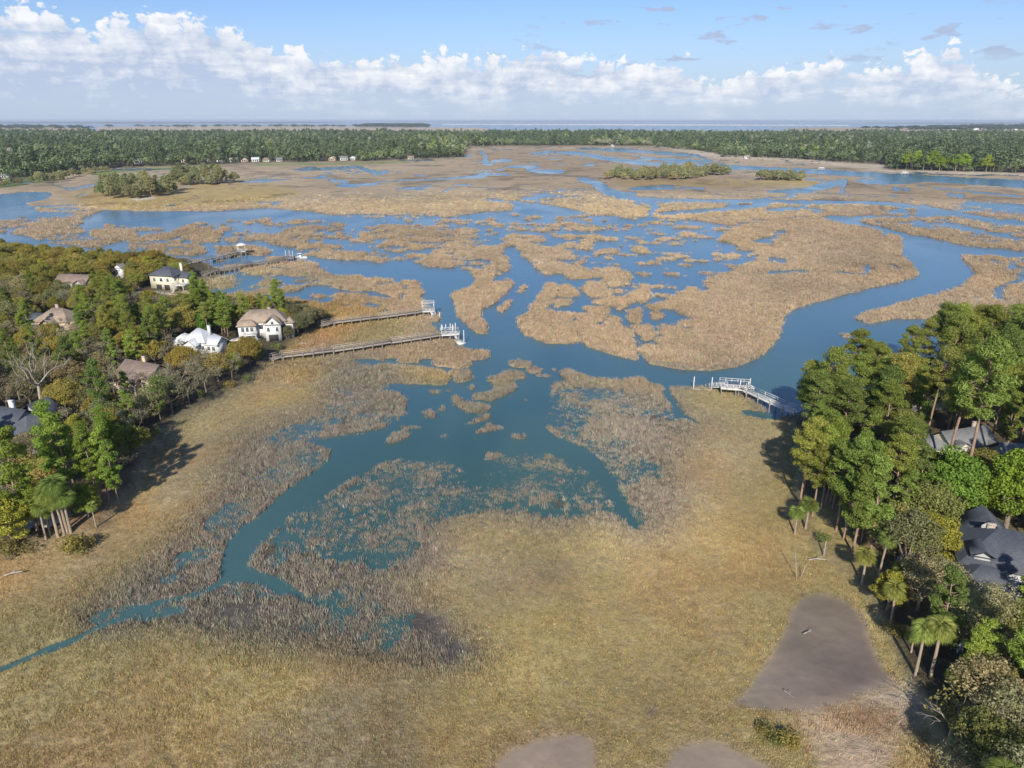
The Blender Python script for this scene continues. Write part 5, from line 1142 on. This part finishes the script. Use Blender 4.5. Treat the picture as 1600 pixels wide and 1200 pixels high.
for px, py, k_, s_ in ((1496,978,'mossy',.55),(1530,1000,'mossy',.6),(1462,948,'mossy',.6),(1575,1015,'oak',.55),(1432,958,'mossy',.6),(1590,985,'slim',.5),(1530,1120,'mossy',.62),(1575,1090,'oak',.6),(1560,1165,'mossy',.7),(1600,1140,'slim',.8),(1520,1190,'oak',.5),(1598,1060,'mossy',.6),(1545,1230,'oak',.55),(1500,1220,'mossy',.5),(1595,1235,'mossy',.6),(1510,1085,'slim',.6)): feature(k_, px, py, s_, 0 if k_ == 'mossy' else 2)
# --- the woods on both shores
def pool(mask, n):
    w = (mask * cw * (PX > -90) * (PX < 1690) * (PY < 1330)).ravel().astype(np.float64); k = rng.choice(w.size, n, p=w / w.sum()); r_, c_ = np.unravel_index(k, mask.shape)
    xx = XS[c_] + (rng.random(n) - .5) * 2.2; yy = YS[r_] + (rng.random(n) - .5) * dyv[r_]; return xx, yy, *grid_at(xx, yy)
def inset(m, r): return (blur(m, r) > .93) * 1.0
def choose(opts):
    t = rng.random() * sum(o[1] for o in opts)
    for o in opts:
        t -= o[1]
        if t <= 0: return o
    return opts[-1]
def left_mix(px, py):
    if py < 468: return [('oak', 7, (0, 0, 3, 1), (.85, 1.1)), ('leafy', 1, (2,), (.7, .9)), ('mossy', 1, (2,), (.9, 1.05))]
    if py < 575 and px > 130: return [('slim', 4, (0, 2, 2, 0), (.85, 1.15)), ('pine', 2.0, (0, 1), (.7, .9)), ('oak', 3.4, (0, 1, 3, 2), (.75, 1.0)), ('leafy', .8, (2, 0), (.7, .9)), ('thin', .5, (0,), (.8, 1))]
    if py < 590: return [('oak', 5, (0, 1, 2, 3), (.8, 1.05)), ('slim', 1.2, (1, 2), (.8, 1.0)), ('mossy', 2, (0, 1), (.9, 1.1)), ('thin', .8, (0,), (.8, 1))]
    if py < 700: return [('oak', 4.5, (0, 1, 2, 3, 4), (.75, 1.05)), ('mossy', 2.6, (0, 1, 2), (.85, 1.05)), ('slim', 1.6, (0, 1, 2), (.75, 1.0)), ('thin', 2.0, (0,), (.8, 1.1)), ('leafy', .6, (2, 0), (.7, .9))]
    return [('oak', 3.2, (1, 0, 3), (.75, 1.0)), ('slim', 2.0, (2, 2, 0), (.75, .95)), ('leafy', 2.0, (2, 2, 1), (.65, .85)), ('mossy', 2.2, (0, 2), (.75, .95)), ('thin', 1.2, (0,), (.8, 1))]
def right_mix(px, py):
    if py < 745: return [('pine', 9, (0, 1, 2, 3), (.8, 1.08)), ('oak', .8, (2, 1), (.8, 1)), ('slim', 1, (0, 1), (.8, 1))]
    if py < 860: return [('pine', 5, (0, 1, 3), (.72, .95)), ('oak', 1, (2, 3), (.7, .9)), ('slim', 2, (0, 1), (.75, 1)), ('leafy', .5, (2,), (.6, .8))]
    return [('mossy', 4.6, (0, 1, 2), (.7, 1.0)), ('oak', 1.6, (2, 3, 1), (.55, .8)), ('palm', .2, (0, 1), (.7, 1)), ('slim', 1.2, (0, 1), (.7, .95)), ('leafy', .8, (2,), (.5, .65)), ('shrub', 1.6, (0, 1), (.9, 1.6))]
thin_right = blur(fill([(1380,990),(1470,960),(1560,990),(1600,1060),(1560,1130),(1470,1130),(1420,1090)]), 2)
for mask, mix, n, cap in ((inset(mL, 3), left_mix, 20000, 600), (inset(mR, 3), right_mix, 24000, 560)):
    got = 0
    for px, py, x, y in zip(*pool(mask, n)):
        if got >= cap: break
        if 1250 < px < 1385 and 780 < py < 930 and rng.random() < .9: continue
        if mix is right_mix and thin_right[cell(x, y)] > .4 and rng.random() < .6: continue
        kind, _, pals, (s0, s1) = choose(mix(px, py))
        if try_plant(kind, x, y, (s0 + (s1 - s0) * rng.random()) * (.69 if mix is left_mix else .87), int(rng.choice(pals))): got += 1
# --- shrubs and palms along both shores
def shore(poly, i0, i1, n, kinds, back=(1.0, 5.0)):
    P = [ground_at(*q, 1.0) for q in poly[i0:i1]]; ce = sum(P, Vector()) / len(P)
    for _ in range(n):
        i = int(rng.integers(len(P) - 1)); q = P[i].lerp(P[i + 1], rng.random()); d = (P[i + 1] - P[i]).normalized(); nv = Vector((-d.y, d.x, 0))
        for sg in (1, -1):
            w_ = q + nv * sg * (back[0] + (back[1] - back[0]) * rng.random()); r1, c1_ = cell(w_.x, w_.y)
            if max(mL[r1, c1_], mR[r1, c1_]) > .5:
                k, _, pals, (s0, s1) = choose(kinds); try_plant(k, w_.x, w_.y, s0 + (s1 - s0) * rng.random(), int(rng.choice(pals))); break
SK = [('shrub', 6, (0, 1, 2), (.7, 1.5)), ('palm', .5, (0, 1), (.45, .8)), ('oak', 1.6, (2, 3, 1), (.35, .55)), ('mossy', 1, (0, 2), (.4, .55))]
shore(LAND_L, 2, 26, 190, SK); shore(LAND_R, 9, 20, 110, SK)
# --- wooded hammocks out in the marsh
for k, (poly, mixn, sp_, cap, s) in enumerate(zip(ISLES, ('islepine', 'islepine', 'isle', 'isle'), (7.6, 7.8, 9.2, 8.0), (64, 48, 80, 24), (1.0, 1.0, 1.02, .88))):
    m = fill(poly); got = 0
    hname = ('the leftmost hammock', 'the second hammock from the left', 'the wide hammock right of centre', 'the smallest hammock')[k]
    for px, py, x, y in zip(*pool(m, 900)):
        if got >= cap: break
        if not free(x, y, sp_): continue
        claim(x, y, sp_); kd = mixn if rng.random() < .62 else ('isle' if mixn == 'islepine' else 'oak')
        if kd == 'oak': o = plant('isle', x, y, s * .8, 1, hname)
        else: o = plant(kd, x, y, s * (.8 + .3 * rng.random()), None, hname)
        got += 1
# --- scrub oaks on the far left bank and pale green trees on the far right bank
for px, py in [(-20,297),(4,293),(15,291),(50,286),(62,284),(78,283),(88,282),(98,281),(105,279),(115,277),(124,276),(132,273),(140,271),(150,270),(160,269),(168,268),(95,284),(70,287),(30,290),(145,274)]:
    p = ground_at(px, py, 0); plant('isle', p.x, p.y, .62 + .3 * rng.random(), 1, 'the scrub along the far left bank')
for px, py in [(1430,266),(1442,267),(1455,267),(1467,268),(1480,268),(1492,269),(1505,269),(1520,269),(1540,270),(1415,266)]:
    p = ground_at(px, py, 0); o = plant('leafy', p.x, p.y, 1.3 + .4 * rng.random(), 1, 'the far right bank'); jj = .85 + .3 * rng.random(); o.children[1].color = (.24 * jj, .29 * jj, .115 * jj, 1)
# ------------------------------------------------------------------ the far woods (one uncountable mass)
def lowtree(seed, kind):
    rg = np.random.default_rng(seed); g = Geo()
    if kind == 'p':
        for i in range(10):
            u = i / 9; an = i * 2.4; r0 = 3.0 * (1 - u ** 2) ** .5 * rg.random(); leaves(g, (math.cos(an) * r0, math.sin(an) * r0, 9 + 9 * u), (2.2, 2.2, 1.4), 11, 1.2, .6, rg, .9, .5, .4)
        g.tube([(0, 0, 0), (0, 0, 16)], [.35, .15], 4)
    else:
        for i in range(13):
            rr = math.sqrt((i + .5) / 13) * 5; an = i * 2.4; leaves(g, (math.cos(an) * rr, math.sin(an) * rr, 4 + 8 * math.sqrt(1 - (rr / 5.4) ** 2)), (2.4, 2.4, 1.8), 13, 1.2, .7, rg, .9, .5, .4)
        g.tube([(0, 0, 0), (0, 0, 7)], [.5, .2], 4)
    return g.mesh('distant_tree', M_LEAFI)
LOW = [lowtree(700 + i, 'p') for i in range(4)] + [lowtree(720 + i, 'o') for i in range(4)]
FH = []          # far houses first, so that the woods leave them room
FARH = [(8,281,1.0),(160,243,.9),(216,257,1.1),(290,255.5,1),(325,255.5,.9),(345,255,1.1),(365,254.5,1),(383,254.5,1),(400,254,1.1),(417,254,1),(437,253.5,.9),(520,252.5,1.1),(538,252,1.2),(552,251.5,.9),(642,249.5,1.0),(957,230,1.0),(1167,249,1.0)]
for px, py, s in FARH:
    p = ground_at(px, py, 0); FH.append((p.x, p.y))
w8 = (mF * cw * (PX > -260) * (PX < 1860)).astype(np.float64)
dm = np.where(dist < 2500, 1.0, (2500 / dist) ** 1.7) / 88.0 * (dist < 7000)
w8 = (w8 * dm); NF = int(min(w8.sum(), 95000)); k = rng.choice(w8.size, NF, p=(w8 / w8.sum()).ravel()); r_, c_ = np.unravel_index(k, mF.shape)
xx = XS[c_] + (rng.random(NF) - .5) * 2.2; yy = YS[r_] + (rng.random(NF) - .5) * dyv[r_]; fx, fy = grid_at(xx, yy)
ok = np.ones(NF, bool)
for hx, hy in FH: ok &= ~((np.abs(fx - hx) < 14) & (fy - hy < 13) & (fy - hy > -22))
extra = []
FARW = [(.00035, [(560,198),(575,195.4),(660,195.4),(672,199)]), (.00006, [(-420,196.5),(-100,196),(120,199.5),(150,204),(-420,204)]), (.00007, [(1330,203),(1470,199.5),(1520,197.5),(2020,196),(2020,206),(1400,206)]), (.00003, [(150,199.5),(400,198),(560,198.5),(700,200),(600,200.5),(300,200)])]
P_, S_, T_, I_ = [], [], [], []
d_ = np.hypot(fx, fy); big = np.clip((d_ / 2500), 1, 3) ** .5
patch = fbm(fx, fy, 160, 3, 55); patch2 = fbm(fx, fy, 45, 2, 56)
lightp = sstep(.12, .38, patch + .5 * patch2)
pinep = rng.random(NF) < (.62 - .45 * lightp)
tt = np.where(pinep[:, None], np.array([.072, .094, .050]), np.array([.10, .125, .062])); tt = tt * (1 - lightp[:, None]) + (np.array([.155, .185, .085]) + .05 * rng.normal(size=(NF, 1))) * lightp[:, None]  # blue raised in the leaf tints: distance haze put into the colour
tt = np.clip(tt * 2.05 * (1 + .2 * rng.normal(size=(NF, 1))), .02, .4)
sz = (.5 + .95 * rng.random(NF) ** 1.5) * (1 + .35 * fbm(fx, fy, 60, 3, 58)) * big; P_.append(np.stack([fx, fy, Z[r_, c_]], 1)[ok]); S_.append(np.stack([sz * big ** .6, sz * big ** .6, sz * .92 / big ** .7], 1)[ok]); T_.append(tt[ok]); I_.append(np.where(pinep, rng.integers(0, 4, NF), rng.integers(4, 8, NF))[ok])
for dn, poly in FARW:
    m = fill(poly); w9 = (m * cw).ravel().astype(np.float64); n = int(min(w9.sum() * dn, 4000)); k = rng.choice(w9.size, n, p=w9 / w9.sum()); r9, c9 = np.unravel_index(k, m.shape)
    x9, y9 = grid_at(XS[c9] + (rng.random(n) - .5) * 2.2, YS[r9] + (rng.random(n) - .5) * dyv[r9] * .9); s9 = 1.6 + .8 * rng.random(n)
    P_.append(np.stack([x9, y9, np.full(n, .8)], 1)); S_.append(np.stack([s9 * 2.2, s9 * 2.2, s9 * .8], 1)); T_.append(np.tile([.09, .12, .065], (n, 1)) * (1 + .2 * rng.normal(size=(n, 1)))); I_.append(rng.integers(4, 8, n))
P_, S_, T_, I_ = map(np.concatenate, (P_, S_, T_, I_)); n = len(P_)
scatter('far_woods', P_, S_, np.stack([np.zeros(n), np.zeros(n), rng.random(n) * 6.283], 1), np.concatenate([np.clip(T_, .02, .4), np.ones((n, 1))], 1), I_, LOW, 'continuous dark green woods on the far side of the marsh', 'woods')
# ------------------------------------------------------------------ far houses
def far_house(px, py, s, label, group, j, big=1.0):
    p = ground_at(px, py, 0); root = empty('house', (p.x, p.y, float(zat(p.x, p.y)) - .1), rng.normal() * .3); tag(root, label, 'house', group)
    w, d, h = 4.8 * s * big, 6.0 * s * big, 3.4 * s * big; wg = Geo(); wg.box(-w, w, -d / 2, d / 2, -.3, h)
    kind = ('gx', 'hip', 'gx', 'gy')[j % 4]
    if kind == 'gx':
        for x in (-w, w): wg.add([(x, -d / 2, h), (x, d / 2, h), (x, 0, h + 2.7), (x, 0, h + 2.699)], [(0, 1, 2, 3)])
    if kind == 'gy':
        for y in (-d / 2, d / 2): wg.add([(-w, y, h), (w, y, h), (0, y, h + 2.7), (0, y, h + 2.699)], [(0, 1, 2, 3)])
    wg.obj('wall', (M_WHITE, M_CREAM, M_WHITE, M_TANW)[j % 4] if j % 5 else M_WHITE, root)
    g = Geo(); roof_geo(g, -w, w, -d / 2, d / 2, h, 3.0, kind, .6, .25); g.obj('roof', (M_GREYR, M_TANR, M_GREYR, M_METAL, M_BROWNR)[j % 5], root)
    for k, x in enumerate((-w * .55, 0, w * .55)): g = Geo(); g.box(x - .9, x + .9, -d / 2 - .06, -d / 2 + .05, 1.2, 3.4); g.obj('window', M_GLASS, root)
nth = ['first', 'second', 'third', 'fourth', 'fifth', 'sixth', 'seventh', 'eighth', 'ninth', 'tenth', 'eleventh', 'twelfth', 'thirteenth', 'fourteenth', 'fifteenth', 'sixteenth', 'seventeenth']
for j, (px, py, s) in enumerate(FARH): far_house(px, py, s, 'small pale house at the foot of the far woods, %s from the left' % nth[j], 'small houses along the far woods', j)
for j, (px, py) in enumerate([(1468,203.6),(1490,203.8),(1508,203.2),(1524,204),(1541,203.4),(1556,203.8),(1572,203.2),(1588,204)]): far_house(px, py, 1.0, 'white building of the hazy far town at right, %s from left' % nth[j], 'buildings of the far town', j * 5, 3.2)
# ------------------------------------------------------------------ labels of the trees
MARKS = [('the cream house', 266, 449), ('the big white house', 415, 528), ('the white metal roof', 314, 549), ('the tan stucco house', 232, 607), ('the slate wing house', 88, 519), ('the slate blue house', 32, 690), ('the low brown house', 124, 452),
         ('the dormer house', 1490, 722), ('the skylight house', 1566, 915), ('the shaded point house', 1432, 634), ('the garden pavilion', 76, 812), ('the white dock', 1240, 642), ('the brown mud flat', 1310, 1030), ('the narrow right lawn', 1310, 840), ('the garden chair', 1494, 1018)]
MW = [(n, ground_at(x, y, 0)) for n, x, y in MARKS]
byk = {}
for (o, kind, word, zone, grp, s) in TREES:
    base = PNAME[kind][0].replace('_', ' '); kw = {'slim': 'slim ' + base, 'mossy': 'loose ' + base, 'thin': 'twiggy ' + base, 'islepine': base, 'bare': 'leafless dead tree', 'thin': 'twiggy bare tree'}.get(kind, base)
    if kind in ('bare',): word = 'bleached'
    if zone: byk.setdefault((word, kw, zone, None), []).append((0, o)); continue
    best = min(MW, key=lambda m: (m[1].x - o.location.x) ** 2 + (m[1].y - o.location.y) ** 2); dx, dy = o.location.x - best[1].x, o.location.y - best[1].y
    side = ('right of' if dx > 0 else 'left of') if abs(dx) > abs(dy) else ('behind' if dy > 0 else 'in front of')
    byk.setdefault((word, kw, best[0], side), []).append((math.hypot(dx, dy), o))
ORD = ['nearest', 'second nearest', 'third nearest', 'fourth nearest', 'fifth nearest', 'sixth nearest', 'seventh nearest', 'eighth nearest']
for (word, kw, mk, side), lst in byk.items():
    lst.sort(key=lambda t: t[0]); cat_ = 'shrub' if 'shrub' in kw else 'tree'
    for i, (dd, o) in enumerate(lst):
        if side is None:
            tag(o, '%s %s standing %s %s' % (word, kw, 'in' if 'scrub' in mk else 'on', mk), cat_, '%s %ss on %s' % (word, kw, mk))
        elif i < 8 or len(lst) == 9: tag(o, '%s %s, the %s one %s %s' % (word, kw, ORD[i] if i < 8 else 'farthest', side, mk), cat_, '%ss %s %s' % (kw, side, mk))
        else: tag(o, '%s %s, among those farther %s %s' % (word, kw, side, mk), cat_, 'farther %s %ss %s %s' % (word, kw, side, mk))
print('trees', len(TREES), {k: sum(1 for t in TREES if t[1] == k) for k in PROTO})
# ------------------------------------------------------------------ air
hm = bpy.data.materials.new('air_haze'); hm.use_nodes = True; nt = hm.node_tree; nt.nodes.clear(); out = nt.nodes.new('ShaderNodeOutputMaterial')
pv = nt.nodes.new('ShaderNodeVolumePrincipled'); pv.inputs['Color'].default_value = (.72, .84, 1.0, 1); pv.inputs['Density'].default_value = 5.0e-5; pv.inputs['Anisotropy'].default_value = 0.0
L(nt, pv.outputs[0], out.inputs['Volume'])
g = Geo(); g.box(-150000, 150000, -2500, 145000, -3, 66); hz = g.obj('haze', hm); tag(hz, 'thin pale blue air veiling the far woods and coast', 'haze', kind='stuff')
